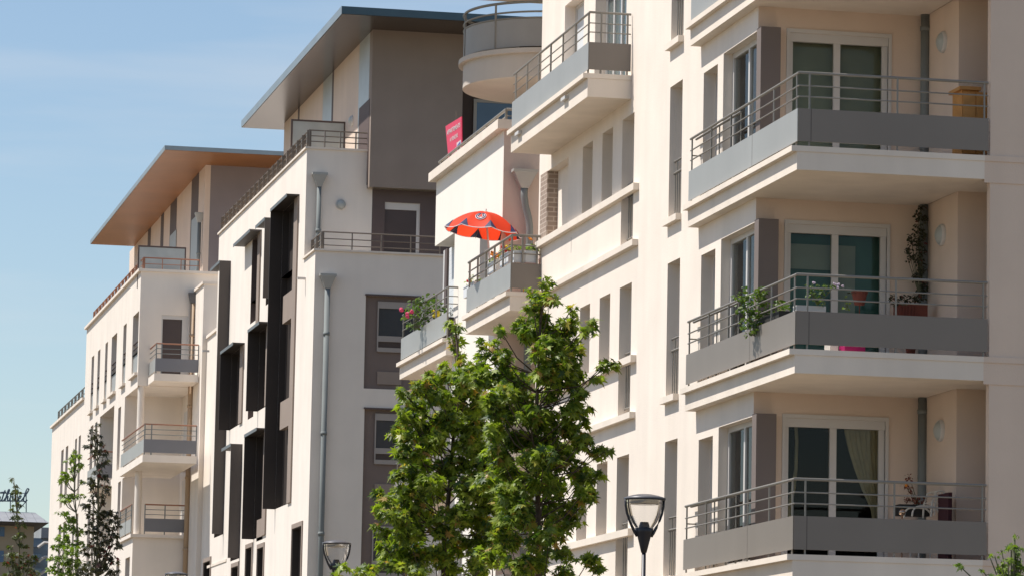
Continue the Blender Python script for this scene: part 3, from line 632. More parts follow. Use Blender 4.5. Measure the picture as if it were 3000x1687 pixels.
f = MB().box(dh[0], dh[1], uN+.03, uN+.13, dh[3]-.14, dh[3]).box(dh[0], dh[0]+.05, uN+.03, uN+.13, dh[2], dh[3]-.14).box(sV(533, 980, uN), dh[1], uN+.03, uN+.13, dh[2], dh[3]-.14).build('balcony_door', PVC, BC)
MB().box(dh[0]+.05, sV(533, 980, uN), uN+.1, uN+.12, dh[2], dh[3]-.14).build('pane', GBROWN, f)
for zz in (zS2, zS3):
    a, b_ = sV(533, 1400, u_lb-.05), sV(548, 1400, u_lb-.05)
    MB().box(v_r-.03, v_r-.001, uN+2, uN+3.2, zz+.05, zz+2.2).build('loggia_door', PVC, BC)
# coping
MB().box(W-.1, 24, uN-.1, uN+.25, zC, zC+.10).box(W-.1, W+.25, uN+.2505, uF+.1, zC, zC+.10).build('parapet_coping', CONC, BC)
MB().box(W-.1, W+.25, uF+.1, uEnd+.1, zC2, zC2+.10).build('parapet_coping', CONC, BC)
vre = sV(585, 765, uN+.1)
trail(BC, zC+.1, [(W+.1, uF-2), (W+.1, uN+.1), (vre, uN+.1)], [(.42, .03), (.2, .015)], RAILR, [16, 4], .10)
trail(BC, zC2+.1, [(W+.1, uEnd-2), (W+.1, uF+.5)], [(.5, .03), (.25, .02)], PIPE, [9], .10)
# balconies
def cbal(zf, ufront, uback, vl, vr, pm=PANEL_SHADE, side=True):
    m = MB().box(vl, vr, ufront, uback, zf-.26, zf); b = m.build('balcony_slab', WHITE_C, BC)
    pts = [(vl+.06, uback), (vl+.06, ufront+.06), (vr-.02, ufront+.06)]
    MB().tube([(v, u, zf+1.08) for v, u in pts], .03, 6).build('handrail', RAILR, b)
    MB().tube([(v, u, zf+.90) for v, u in pts], .014, 6).tube([(v, u, zf+.72) for v, u in pts], .014, 6).build('rail_bar', PIPE, b)
    for v, u in [pts[1], (lerp(pts[1][0], pts[2][0], .13), pts[1][1]), pts[2]]: bx('post', PIPE, b, v-.02, v+.02, u-.02, u+.02, zf, zf+1.08)
    MB().box(vl+.03, vr-.02, ufront+.03, ufront+.045, zf+.08, zf+.55).build('panel', pm, b)
    MB().box(vl+.03, vl+.045, ufront+.05, uback, zf+.08, zf+.55).build('panel', PANEL_SHEEN, b)
    return b
cbal(zS1, 142.0, uN, sV(452, 1092, 142.0), sV(582, 1096, 142.0))
cbal(zS2, uf2, uN+3.2, sV(418, 1330, uf2), sV(576, 1336, uf2))
m = MB().box(W-.1, v_r, uN-.15, u_lb, zS3-.12, zS3); b = m.build('balcony_slab', WHITE_C, BC)
for pts, pm in (([(sV(425, 1475, uN), uN-.05), (sV(542, 1478, uN), uN-.05)], PANEL_SHADE), ([(W-.03, u_lb), (W-.03, uN+.4)], PANEL_SHEEN)):
    MB().tube([(v, u, zS3+1.08) for v, u in pts], .03, 6).build('handrail', RAILR, b)
    for z in (.9, .72): MB().tube([(v, u, zS3+z) for v, u in pts], .014, 6).build('rail_bar', PIPE, b)
    for t in (0, .5, 1): v, u = lerp(pts[0][0], pts[1][0], t), lerp(pts[0][1], pts[1][1], t); bx('post', PIPE, b, v-.02, v+.02, u-.02, u+.02, zS3, zS3+1.08)
    MB().box(min(pts[0][0], pts[1][0])-.01, max(pts[0][0], pts[1][0])+.01, min(pts[0][1], pts[1][1])-.03, max(pts[0][1], pts[1][1])-.015, zS3+.1, zS3+.58).build('panel', pm, b)
cr_ = .13; vcol, ucol = W+.16, uN+.15
MB().tube([(vcol, ucol, zS2), (vcol, ucol, ceil1)], cr_, 20, False).build('round_column', WHITE_C, BC, True)
MB().tube([(vcol, ucol, zS3), (vcol, ucol, zS2-.26)], cr_, 20, False).build('round_column', WHITE_C, BC, True)
# small projecting balcony on the street side
vsb = 15.1
ub0 = aU(289, 1340, vsb); ub1 = aU(258, 1350, vsb)
m = MB().box(vsb, W+.9, ub0, ub1, zS2-.26, zS2); b = m.build('balcony_slab', WHITE_C, BC)
MB().box(vsb-.012, vsb, ub0, ub1, zS2+.08, zS2+.6).build('panel', PANEL_SHEEN, b); MB().box(vsb, W+.5, ub0-.012, ub0, zS2+.08, zS2+.6).build('panel', PANEL_SHADE, b)
MB().tube([(vsb, ub1, zS2+1.08), (vsb, ub0, zS2+1.08), (W+.5, ub0, zS2+1.08)], .03, 6).build('handrail', RAILR, b)
MB().tube([(vsb, ub1, zS2+.85), (vsb, ub0, zS2+.85), (W+.5, ub0, zS2+.85)], .015, 6).build('rail_bar', PIPE, b)
# tan pipe on the camera side face
hopper(BC, sV(566, 900, uN-.15), uN-.15, sZ(566, 858, uN-.15), zS3-2, m=PIPET, w=.17, r=.10)
# stepped blocks towards B
v_a = sV(598, 830, 141.4)
MB().box(v_a, 24, 141.4, uN-.001, 0, sZ(598, 832, 141.4)).build('side_block', WHITE_C, BC)
MB().box(v_a-.06, 24, 141.34, uN-.001, sZ(598, 832, 141.4), sZ(598, 824, 141.4)).build('parapet_coping', CONC, BC)
v_b = sV(609, 975, 141.3)
MB().box(v_b, 24, 125, 141.399, 0, sZ(607, 980, 140.0)).build('side_block', WHITE_C, BC)
MB().box(v_b-.06, 24, 125, 141.33, sZ(607, 980, 140.0), sZ(607, 971, 140.0)).build('parapet_coping', CONC, BC)
# penthouse and roof of C
zq = 24.5; kk = (zq-EYE)/(20-EYE)
vr0, ur0, ur1 = 13.25*kk, 116.94*kk, 139.25*kk; vw, uw0, uw1 = 14.80*kk, 119.5*kk, 140.76*kk
MB().wall('u', uw0, vw, 30, zC-1, zq).build('penthouse_wall', PURPLE, BC)
m = MB().wall('v', vw, uw0, uw1, zC-1, zq); m.build('penthouse_wall', SHADE_R, BC)
for xa, xb, y in ((561, 581, 600), (499, 517, 650), (471, 479, 690), (433, 441, 720)):
    MB().box(vw-.012, vw-.001, aU(xb, y, vw), aU(xa, y, vw), zC-.8, zq-.001).build('facade_strip', DKBROWN, BC)
MB().box(vw-.03, vw-.0125, aU(581, 720, vw), aU(561, 720, vw), zC-.8, aZ(570, 640, vw)).build('penthouse_window', PANEL_SHEEN, BC)
MB().box(vw-.03, vw-.0125, aU(517, 720, vw), aU(499, 720, vw), zC-.8, aZ(507, 685, vw)).build('penthouse_window', PANEL_SHEEN, BC)
MB().box(vw-.01, vw+.2, uw0-.001, uw0+.25, zC-1, zq-.001).build('corner_strip', SHADE_R, BC)
hopper(BC, vw-.12, aU(583, 700, vw-.12), aZ(583, 628, vw-.1), zC-.8, w=.17, r=.07)
rf = MB().box(vr0, 34, ur0, ur1, zq+.012, zq+.17).build('roof', ZINC, BC)
MB().box(vr0-.01, vr0-.0005, ur0, ur1, zq+.002, zq+.175).build('roof_edge', ZINC, rf)
MB().box(vr0+.02, 34, ur0+.04, ur1, zq, zq+.011).build('soffit', SOFWOOD, rf)
s0, s1, szt = sV(404, 750, uN+1), sV(545, 750, uN+1), sZ(410, 719, uN+1)
f = MB().box(s0, s1, uN+1, uN+1.05, szt-.06, szt).box(s0, s0+.05, uN+1, uN+1.05, zC-.5, szt-.06).box(s1-.05, s1, uN+1, uN+1.05, zC-.5, szt-.06).build('terrace_screen', DKBROWN, BC)
MB().box(s0+.05, s1-.05, uN+1.01, uN+1.03, zC-.5, szt-.06).build('screen_panel', SCREEN, f)

# ================================================================== HOTEL far away
HU = 260
HB = thing('hotel_building', 'distant beige building with a grey seamed metal hip roof at the left edge', 'building', (21, HU, 0))
hv0, hv1 = sV(-150, 1600, HU), sV(98, 1600, HU); zE = sZ(98, 1541, HU)
MB().box(hv0, hv1, HU, HU+14, 0, zE+.3).build('wall', mat('beige_wall', (.31, .26, .19), .9), HB)
ev = sV(143, 1530, HU-1.5); ez = sZ(143, 1530, HU-1.5)
rz = sZ(60, 1499, HU+3); rv = sV(103, 1500, HU+3)
m = MB(); m.v = [(hv0-4, HU-1.6, ez), (ev, HU-1.6, ez), (ev, HU+16, ez), (hv0-4, HU+16, ez), (hv0-4, HU+3, rz), (rv, HU+3, rz), (rv, HU+11, rz), (hv0-4, HU+11, rz)]
m.f = [(0, 1, 5, 4), (1, 2, 6, 5), (2, 3, 7, 6), (4, 5, 6, 7)]; m.build('roof', SEAM, HB)
m = MB(); m.v = [(hv0-4, HU-1.6, ez-.02), (ev, HU-1.6, ez-.02), (ev, HU+16, ez-.02), (hv0-4, HU+16, ez-.02), (hv0, HU, zE), (hv1, HU, zE), (hv1, HU+14, zE), (hv0, HU+14, zE)]
m.f = [(0, 1, 5, 4), (1, 2, 6, 5)]; m.build('eave', mat('eave_grey', (.08, .08, .085), .7), HB)
for y0, y1 in ((1542, 1570), (1612, 1645), (1690, 1720)):
    MB().box(hv0+.5, sV(13, 1560, HU), HU-.05, HU-.001, sZ(0, y1, HU), sZ(0, y0, HU)).build('window', GBLUE, HB)
# wing with balconies
wu = 275
MB().box(sV(98, 1600, wu), sV(150, 1600, wu)+1, wu, wu+8, 0, sZ(120, 1575, wu)).build('wing_wall', mat('grey_blue_wall', (.22, .26, .30), .8), HB)
MB().box(sV(120, 1560, wu), sV(150, 1560, wu)+1, wu-.3, wu+8, sZ(120, 1575, wu), sZ(120, 1544, wu)).build('wing_roof', SEAM, HB)
for y in (1588, 1630, 1672):
    m = MB(); a = (sV(111, y+12, wu-3), wu-3, sZ(111, y+14, wu-3)); c = (sV(130, y, wu-3), wu-3, sZ(130, y, wu-3))
    m.tube([a, c, (sV(150, y+2, wu-3), wu-3, sZ(150, y+2, wu-3))], .12, 6).build('balcony_rail', PVC, HB)
    MB().box(sV(132, y, wu-2.5), sV(150, y, wu-2.5), wu-2.6, wu-2.5, sZ(130, y+22, wu-2.5), sZ(130, y+4, wu-2.5)).build('balcony_window', GBLUE, HB)
    MB().box(sV(97, y, wu-.2), sV(122, y, wu-.2), wu-.3, wu-.2, sZ(130, y+14, wu-.2), sZ(130, y-8, wu-.2)).build('window', GBLUE, HB)
# roof sign, script letters
SG = thing('roof_sign', 'dark script lettering ending in hotel on a thin frame above the distant metal roof', 'sign', (sV(40, 1460, HU+3), HU+3, rz))
def sp(x, y): x, y = x/4.72, 1380+y/4.72; return (sV(x, y, HU+3), HU+3, sZ(x, y, HU+3))
def smooth(p, n=5):
    out = []
    for i in range(len(p)-1):
        a, b, c, d = p[max(i-1, 0)], p[i], p[i+1], p[min(i+2, len(p)-1)]
        for k in range(n):
            t = k/n; out.append(tuple(.5*((2*b[j])+(-a[j]+c[j])*t+(2*a[j]-5*b[j]+4*c[j]-d[j])*t*t+(-a[j]+3*b[j]-3*c[j]+d[j])*t**3) for j in range(2)))
    out.append(p[-1]); return out
SGM = mat('sign_slate', (.09, .12, .15), .6)
for st in ([(-40, 350), (-50, 385), (-38, 408), (-12, 395), (5, 345), (-5, 395), (8, 408), (28, 385)], [(70, 255), (28, 385), (32, 408), (50, 403)], [(0, 290), (40, 286), (85, 283)],
           [(50, 403), (100, 330), (130, 262), (122, 248), (108, 270), (68, 408)], [(70, 395), (95, 350), (110, 346), (104, 385), (112, 408), (135, 390)],
           [(178, 352), (152, 348), (136, 375), (143, 405), (165, 405), (179, 378), (172, 352), (190, 357)], [(238, 255), (203, 385), (207, 408), (228, 400)], [(198, 292), (262, 290)],
           [(238, 393), (272, 372), (291, 350), (285, 337), (266, 346), (254, 378), (263, 405), (285, 408), (305, 392)], [(303, 392), (350, 330), (396, 258), (386, 238), (367, 252), (326, 378), (331, 410), (355, 413), (376, 390)]):
    MB().tube([sp(*q) for q in smooth(st)], .055, 6).build('letter_stroke', SGM, SG, True)
m = MB().tube([sp(-80, 300), sp(370, 300)], .03, 5).tube([sp(-80, 408), sp(370, 412)], .03, 5)
for x in (-50, 143, 243, 362): m.tube([sp(x, 300), sp(x, 560)], .035, 5)
m.tube([sp(250, 540), sp(362, 412)], .03, 5)
m.build('sign_frame', SGM, SG)

# ================================================================== street lamps
def lamp(u, v, xtop, ytop, wpx, label):
    s_ = wpx*u/FPX/.62*1.0; zt = sZ(xtop, ytop, u); t = thing('street_lamp', label, 'street lamp', (v, u, gz(u)), 'street lamps in a row along the pavement')
    k = wpx*u/FPX/682*1.02                  # metres per zoom pixel (head 682 wide)
    Z = lambda y: zt-(y-140)*k
    MB().lathe(v, u, [(.001, Z(138)), (120*k, Z(146)), (220*k, Z(166)), (300*k, Z(190)), (341*k, Z(205)), (341*k, Z(222))], 40).build('cap', LAMPT, t, True)
    MB().lathe(v, u, [(338*k, Z(215)), (341*k, Z(212)), (336*k, Z(238)), (300*k, Z(242)), (290*k, Z(215))], 40).build('rim', BLACK, t, True)
    MB().lathe(v, u, [(292*k, Z(240)), (290*k, Z(300)), (150*k, Z(318)), (.001, Z(318))], 32).build('reflector', mat('reflector', (.5, .5, .5), .2, .8), t, True)
    MB().lathe(v, u, [(293*k, Z(245)), (285*k, Z(350)), (255*k, Z(480)), (200*k, Z(600)), (140*k, Z(685))], 40).build('glass_bowl', LGLASS, t, True)
    MB().lathe(v, u, [(.001, Z(590)), (65*k, Z(592)), (85*k, Z(650)), (90*k, Z(690))], 24).build('lamp_socket', BLACK, t, True)
    MB().lathe(v, u, [(.001, Z(668)), (150*k, Z(690)), (128*k, Z(760)), (105*k, Z(840)), (75*k, Z(960)), (44*k, Z(1085)), (34*k, Z(1086))], 32).build('neck', BLACK, t, True)
    for a in (0.05, math.pi+.05):
        c, s2 = math.cos(a), math.sin(a); m = MB(); pr = [(322, 225, 20), (318, 330, 19), (295, 450, 20), (255, 560, 21), (205, 670, 24), (155, 760, 27), (118, 825, 24)]
        m.tube([(v+c*x*k, u+s2*x*k, Z(y)) for x, y, r in pr], [r*k for x, y, r in pr], 8); m.build('bracket_arm', BLACK, t, True)
    MB().tube([(v, u, gz(u)), (v, u, gz(u)+.8), (v, u, gz(u)+.82), (v, u, Z(1080))], [75*k, 70*k, 36*k, 34*k], 16).build('pole', BLACK, t, True)
    MB().box(v-.14, v+.14, u-.14, u+.14, gz(u)-.1, gz(u)+.17).build('base', BLACK, t)
for u, x, y, wp, lb in ((51, 1889, 1446, 125, 'black street lamp with clear glass bowl, the largest one, in front of the cream facade'),
                       (76, 987, 1581, 85, 'black street lamp between the downpipe and the maple tree, middle of the three in size'),
                       (97, 517, 1673, 66, 'street lamp whose domed cap alone rises at the bottom edge near the far building')):
    lamp(u, sV(x, y, u), x, y, wp, lb)

# ================================================================== foliage
def rnd_rot():
    return Matrix.Rotation(random.uniform(0, 6.283), 3, 'Z')
MAPLE = [(0, 0), (.26, -.16), (.17, .08), (.60, .04), (.30, .24), (.52, .62), (.17, .44), (.13, .66), (0, 1.12)]
OVAL = [(0, 0), (.2, .2), (.28, .5), (.18, .8), (0, 1.0)]
THIN = [(0, 0), (.08, .3), (.07, .7), (0, 1.0)]
def leaf(mb, p, size, shape, droop=.6):
    az = random.uniform(0, 6.283); tilt = random.gauss(.35, .55)*1.0
    d = Vector((math.cos(az), math.sin(az), -math.tan(max(-1.0, min(1.2, droop*random.uniform(.1, 1.6)))))).normalized()
    side = d.cross(Vector((0, 0, 1))).normalized(); nn = side.cross(d); side = (side*math.cos(tilt)+nn*math.sin(tilt)).normalized(); nn = side.cross(d)
    i = len(mb.v); n = len(shape); fold = random.uniform(.05, .35)
    R = [p+d*(y*size)+side*(x*size)+nn*(-fold*abs(x)*size-.12*y*y*size) for x, y in shape]
    Lf = [p+d*(y*size)-side*(x*size)+nn*(-fold*abs(x)*size-.12*y*y*size) for x, y in shape[1:-1]]
    mb.v += R+Lf; mb.f.append(tuple(range(i, i+n))); mb.f.append(tuple([i, *[i+n+k for k in range(n-2)], i+n-1][::-1]))
def clump(mb, c, r, n, size, shape, droop=.6, shell=.55):
    for _ in range(n):
        while True:
            q = Vector([random.uniform(-1, 1) for _ in range(3)])
            if q.length < 1 and (q.length > shell or random.random() < .35): break
        p = Vector(c)+Vector((q.x*r[0], q.y*r[1], q.z*r[2])); leaf(mb, p, size*random.uniform(.5, 1.25), shape, droop)
def tree(name, label, cat, u, base_x, trunk, clumps, leafsz, m_, bark, dens=1.0, group=None, depth=None, r0=.06, twig=.012, shape=MAPLE, fill=0):
    vb0 = sV(base_x, 1687, u); t = thing(name, label, cat, (vb0, u, gz(u)), group)
    k = u/FPX
    tp = [(vb0, u, gz(u))]+[(sV(x, y, u), u, sZ(x, y, u)) for x, y in trunk]
    n = len(tp); MB().tube(tp, [lerp(r0, .012, i/(n-1)) for i in range(n)], 10).build('trunk', bark, t, True)
    L = MB(); B = MB(); segs = [(Vector(a), Vector(b)) for a, b in zip(tp, tp[1:])]
    for cx, cy, rx, ry in clumps:
        du = random.uniform(-1, 1)*(depth or .9)*(.3+min(1, rx/70)); c = Vector((sV(cx, cy, u), u+du, sZ(cx, cy, u)))
        rad = (rx*k, max(rx*k*.9, .1), ry*k); area = math.pi*rx*ry
        clump(L, c, rad, max(4, int(area/(leafsz/k)**2*3.1*dens)), leafsz, shape)
        if fill and rx > 24:
            for _ in range(fill):
                c2_ = c+Vector((random.uniform(-1, 1)*rad[0]*.9, random.uniform(.2, 1.4)*rad[0], random.uniform(-1, 1)*rad[2]*.9)); clump(L, c2_, [q*.8 for q in rad], int(area/(leafsz/k)**2*1.2*dens), leafsz, shape)
        zb_ = c.z-rad[2]*2.2-.35; best = None
        for a, b in segs:
            for t_ in (0, .25, .5, .75, 1):
                q = a.lerp(b, t_); s_ = abs(q.z-zb_)+.35*abs(q.x-c.x)
                if q.z < c.z and (best is None or s_ < best[0]): best = (s_, q)
        q = best[1] if best else Vector(tp[-1]); mid = q.lerp(c, .55)+Vector((0, 0, -.12*(c-q).length)); top = c+Vector((0, 0, rad[2]*.8))
        B.tube([q, mid, c, top], [twig*1.6, twig*1.2, twig*.8, .003], 5)
        for _ in range(max(2, int(rx/14))):
            e = c+Vector((random.uniform(-1, 1)*rad[0], random.uniform(-1, 1)*rad[1], random.uniform(-.6, 1)*rad[2]))*.85; B.tube([c-Vector((0, 0, rad[2]*.5)), e], [twig*.6, .003], 4)
    B.build('branches', bark, t, True); L.build('crown', m_, t)
    return t
M1 = [(1592,830,20,22),(1590,858,28,22),(1600,886,34,20),(1560,895,30,22),(1552,930,26,24),(1600,930,30,24),(1565,965,34,26),(1612,968,28,24),(1680,905,16,18),(1668,940,28,22),(1640,965,24,20),(1672,985,34,28),(1728,945,16,18),(1712,975,24,20),(1702,1015,28,24),
      (1595,1010,36,28),(1650,1030,36,28),(1560,1040,34,28),(1690,1060,32,26),(1620,1075,40,30),(1575,1100,38,30),(1660,1110,34,28),(1720,1085,22,18),(1748,1078,24,18),(1780,1070,22,15),(1740,1110,22,16),(1700,1130,22,20),
      (1530,1120,34,30),(1620,1145,34,28),(1680,1160,28,24),(1700,1185,16,14),(1560,1165,40,32),(1500,1090,34,30),(1480,1040,26,26),(1466,1000,22,22),(1458,968,18,18),(1416,1000,14,16),(1424,1030,22,20),(1430,1065,30,26),(1445,1105,34,30),(1500,1150,36,30),(1450,1160,36,30),
      (1600,1215,44,34),(1650,1210,30,26),(1660,1250,36,30),(1700,1220,20,16),(1740,1190,22,14),(1722,1235,18,14),(1540,1220,40,34),(1480,1215,38,32),(1430,1215,30,28),(1590,1280,46,36),(1650,1300,42,32),(1530,1285,42,34),(1700,1290,32,26),(1735,1320,30,22),(1765,1322,16,12),
      (1480,1290,36,32),(1560,1345,48,36),(1620,1350,46,36),(1680,1350,42,30),(1740,1370,28,24),(1768,1385,14,18),(1720,1400,34,26),(1500,1360,40,34),(1650,1410,46,34),(1580,1415,48,36),(1700,1440,36,28),(1738,1452,20,22),(1520,1430,44,36),
      (1620,1475,46,34),(1680,1490,36,28),(1560,1500,46,36),(1700,1520,22,18),(1500,1500,40,34),(1640,1540,36,26),(1580,1570,44,32),(1520,1570,42,34),(1620,1600,34,24),(1660,1620,30,20),(1710,1640,30,20),(1735,1668,24,14),(1680,1665,34,20),(1600,1650,40,28),(1540,1650,42,30),(1480,1620,36,30),(1440,1260,34,30),(1455,1330,36,32),(1440,1400,36,32),(1470,1440,36,32),(1460,1540,38,32),(1500,1660,36,24),(1420,1180,28,26),(1410,1110,26,26)]
M0 = [(1330,940,12,12),(1342,960,18,16),(1348,985,22,18),(1340,1010,18,16),(1348,1040,14,16),(1345,1068,22,16),(1302,1068,16,14),(1310,1092,28,20),(1350,1100,34,24),(1244,1098,20,11),(1262,1118,18,14),(1385,1125,34,28),(1330,1130,36,26),(1290,1130,26,20),
      (1212,1138,26,20),(1235,1160,28,20),(1162,1145,18,12),(1180,1158,18,12),(1280,1170,38,28),(1340,1180,42,32),(1395,1180,36,32),(1215,1195,36,26),(1165,1222,24,18),(1190,1245,28,22),(1260,1225,44,32),(1320,1240,44,34),(1385,1245,40,34),
      (1220,1270,40,28),(1165,1285,24,18),(1290,1290,46,34),(1360,1305,44,34),(1420,1320,34,30),(1160,1330,22,18),(1200,1325,38,26),(1250,1345,44,32),(1320,1360,46,34),(1390,1375,42,34),(1150,1395,24,18),(1190,1390,36,26),(1440,1400,34,32),
      (1230,1420,46,32),(1290,1430,46,34),(1350,1440,46,34),(1115,1440,22,16),(1120,1468,22,16),(1165,1450,36,26),(1410,1460,40,34),(1195,1490,44,30),(1255,1500,46,32),(1320,1510,44,34),(1100,1538,16,12),(1125,1555,24,18),(1150,1520,30,24),
      (1380,1530,42,34),(1175,1560,38,28),(1230,1570,44,30),(1440,1560,40,36),(1140,1595,26,20),(1190,1620,38,24),(1260,1620,34,22),(1350,1600,34,30),(1420,1640,42,34),(1330,1660,28,22),(1100,1655,30,14),(1150,1660,34,16),(1040,1672,24,10),(1000,1660,16,12),(985,1680,12,8),(1070,1680,34,12),(1200,1675,38,18),(1130,1500,30,22),(1160,1620,36,24),(1220,1640,40,24),(1290,1570,40,32),(1300,1640,36,28),(1390,1590,36,30),(1380,1300,34,30),(1400,1420,34,30),(1180,1440,34,26),(1200,1230,30,24),(1260,1290,36,28),(1410,1340,34,30),(1415,1400,34,30),(1410,1480,36,32),(1425,1545,36,30),(1400,1640,38,30),(1460,1580,36,30)]
tree('maple_tree', 'tall green maple with the higher pointed leader, right one of the central pair', 'tree', 57, 1575, [(1578, 1560), (1574, 1400), (1572, 1200), (1580, 1000), (1592, 815)], M1, .128, LEAF, BARK, 4.2, 'young maples along the street', fill=2, twig=.008, r0=.05)
tree('maple_tree', 'spreading green maple hiding the dark brown windows, left one of the central pair', 'tree', 64, 1300, [(1303, 1560), (1320, 1400), (1330, 1250), (1345, 1080), (1332, 932)], M0, .128, LEAF, BARK, 4.2, 'young maples along the street', fill=2, twig=.008, r0=.05)
# far small trees
T1 = [(283,1244,8,7),(272,1262,16,8),(288,1275,14,8),(265,1280,12,9),(285,1295,16,9),(262,1305,14,9),(300,1300,14,8),(305,1322,12,9),(280,1320,14,10),(300,1355,14,10),(310,1345,8,6),(290,1385,22,13),(268,1400,14,9),(310,1400,14,10),(278,1415,24,14),(305,1425,20,10),(315,1440,10,8),(260,1410,14,8),(285,1450,18,10),(300,1470,16,8),(270,1465,14,9),
      (250,1480,16,10),(300,1500,22,10),(330,1500,18,10),(270,1505,24,14),(305,1525,32,16),(338,1520,16,14),(345,1535,10,12),(275,1545,30,18),(320,1555,30,18),(290,1585,36,20),(330,1590,22,14),(335,1570,14,10),(345,1595,10,10),(270,1610,36,20),(310,1625,30,18),(335,1640,18,12),(280,1655,40,20),(325,1675,30,14),(250,1670,34,18)]
T0 = [(216,1318,7,9),(222,1336,18,11),(205,1350,14,9),(230,1360,16,10),(216,1372,18,8),(190,1386,14,9),(196,1400,16,8),(240,1408,12,6),(185,1402,8,8),(190,1452,20,10),(214,1448,14,8),(236,1452,16,9),(200,1465,14,7),(180,1460,10,8),(182,1500,18,8),(210,1520,22,12),(195,1545,24,14),(225,1550,20,14),(190,1575,26,14),(170,1600,22,12),(205,1610,30,18),(230,1590,22,14),(155,1630,20,10),(185,1640,30,16),(220,1650,32,18),(160,1665,28,14),(200,1680,40,14)]
TL = [(36,1398,9,4),(48,1425,9,8),(42,1440,12,9),(55,1438,11,6),(45,1458,10,8),(50,1475,12,6),(60,1477,10,3),(36,1490,5,5),(48,1498,12,4),(50,1515,14,7),(42,1520,12,5),(65,1523,7,3),(60,1538,18,6),(40,1572,12,6),(70,1562,12,6),(60,1570,14,7),(32,1600,14,6),(65,1595,14,9),(78,1597,8,6),(28,1620,14,8),(45,1625,18,9),(70,1625,18,10),(90,1632,14,8),(110,1635,9,6),(85,1650,20,12),(50,1650,26,14),(20,1645,14,8),(70,1672,34,16),(30,1680,26,12),(100,1675,18,12)]
tree('young_tree', 'slim upright tree with dark bronze leaves in front of the far white facade', 'tree', 118, 283, [(288, 1500), (286, 1350), (283, 1240)], T1, .16, LEAFD, BARKG, 2.3, 'young trees at the far end', .4, .04)
tree('young_tree', 'slim bright green tree just left of the bronze leaved one', 'tree', 124, 240, [(228, 1560), (218, 1440), (217, 1315)], T0, .16, LEAFY, BARKG, 2.5, 'young trees at the far end', .4, .035)
tree('young_tree', 'thin sparse tree with some red leaves in front of the distant roof sign', 'tree', 146, 62, [(57, 1600), (50, 1500), (40, 1398)], TL, .17, LEAFM, BARKG, 2.3, 'young trees at the far end', .4, .035)
# right shoots close to the camera
T5 = [(2990,1605,12,10),(2975,1640,18,14),(2930,1655,16,12),(2965,1675,22,12),(2995,1665,14,14),(2945,1690,22,10),(2810,1652,9,5),(2815,1658,6,3),(2970,1570,7,6),(2972,1595,11,8),(2965,1598,9,5),(2938,1612,12,8),(2896,1625,12,7),(2912,1630,12,7),(2945,1638,16,8),(2980,1625,14,10),(2950,1665,22,14),(2985,1655,18,14),(2876,1668,12,5),(2900,1680,12,5),(2925,1685,14,6),(2995,1640,12,10),(2960,1690,26,12),(2990,1685,20,12)]
tree('young_tree', 'leafy shoots of a tree top poking up in the bottom right corner', 'tree', 37, 2960, [(2962, 1750), (2968, 1680), (2971, 1570)], T5, .065, LEAFY, BARKG, 2.2, 'young trees at the near end', .15, .02, twig=.007)

# ================================================================== things on the balconies
def blobs(mb, c, r, n, s):
    for _ in range(n):
        p = (c[0]+random.uniform(-r[0], r[0]), c[1]+random.uniform(-r[1], r[1]), c[2]+random.uniform(-r[2], r[2])); mb.sphere(p, s*random.uniform(.7, 1.2), 5)
def plant(name, label, pot, u, clumps, size, lm, stems=None, shape=OVAL, flowers=(), potm=TERRA, group=None, dens=1.0, cat='plant', potname='pot', ud=.12):
    """clumps: (x,y,rx,ry) photo px at depth u ; pot: function building the pot MB or None"""
    k = u/FPX; x0, y0 = (clumps[0][0], max(c[1]+c[3] for c in clumps))
    t = thing(name, label, cat, (sV(x0, y0, u), u, sZ(x0, y0, u)), group)
    if pot: pot.build(potname, potm, t)
    L = MB(); St = MB(); base = Vector((sV(x0, y0, u), u, sZ(x0, y0, u)))
    for cx, cy, rx, ry in clumps:
        c = Vector((sV(cx, cy, u), u, sZ(cx, cy, u))); clump(L, c, (rx*k, ud, ry*k), max(5, int(math.pi*rx*ry/(size/k)**2*8*dens)), size, shape, .5, .3)
        St.tube([base.lerp(c, .1) if cy < y0 else c, c], [.008, .004], 5)
    St.build('stems', BARKG, t); L.build('foliage', lm, t)
    for fm, pts, s_ in flowers:
        F = MB()
        for fx, fy in pts: c = (sV(fx, fy, u), u-ud*.8, sZ(fx, fy, u)); blobs(F, c, (.02, .02, .02), 4, s_)
        F.build('flowers', fm, t)
    return t
z1f, z2f, z0f = FL[1], FL[2], FL[0]
# mid corner balcony (floor 7.89)
def bxm(x0, x1, y0, y1, u, d=.2, du=0): return MB().box(sV(x0, y0, u), sV(x1, y0, u), u+du, u+du+d, sZ(x0, y1, u), sZ(x0, y0, u))
uu = aU(2245, 920, vb+.15)
plant('hanging_planter', 'bushy green plant in a dark box on the sunny front rail, trailing over the panel', MB().box(vb+.07, vb+.25, uu-1.0, uu+.75, z1f+.5, z1f+.68), uu,
      [(2215,930,40,24),(2190,900,34,26),(2175,870,26,20),(2215,870,36,24),(2175,845,10,10),(2232,850,26,14),(2250,900,32,26),(2262,930,26,24),(2225,955,40,16),(2182,945,20,18),(2200,970,22,8),(2192,975,14,10),(2290,910,20,18),(2300,885,16,12),(2285,890,22,18)], .075, LEAFP, potm=SOILD, potname='planter_box', dens=.8, ud=.25)
uu = 55.25
plant('flower_trough', 'low white trough with straggly lilac flowering herbs at the rail corner', bxm(2333, 2420, 893, 909, uu, .18), uu,
      [(2395,870,20,16),(2375,860,16,14),(2385,840,18,12),(2368,838,10,10),(2410,850,16,12),(2425,838,18,8),(2445,838,14,7),(2400,885,18,10)], .05, LEAFP, flowers=[(FLW, [(2450, 838), (2462, 840), (2440, 834), (2452, 845), (2380, 832)], .016)], potm=PVC, potname='trough', dens=.6)
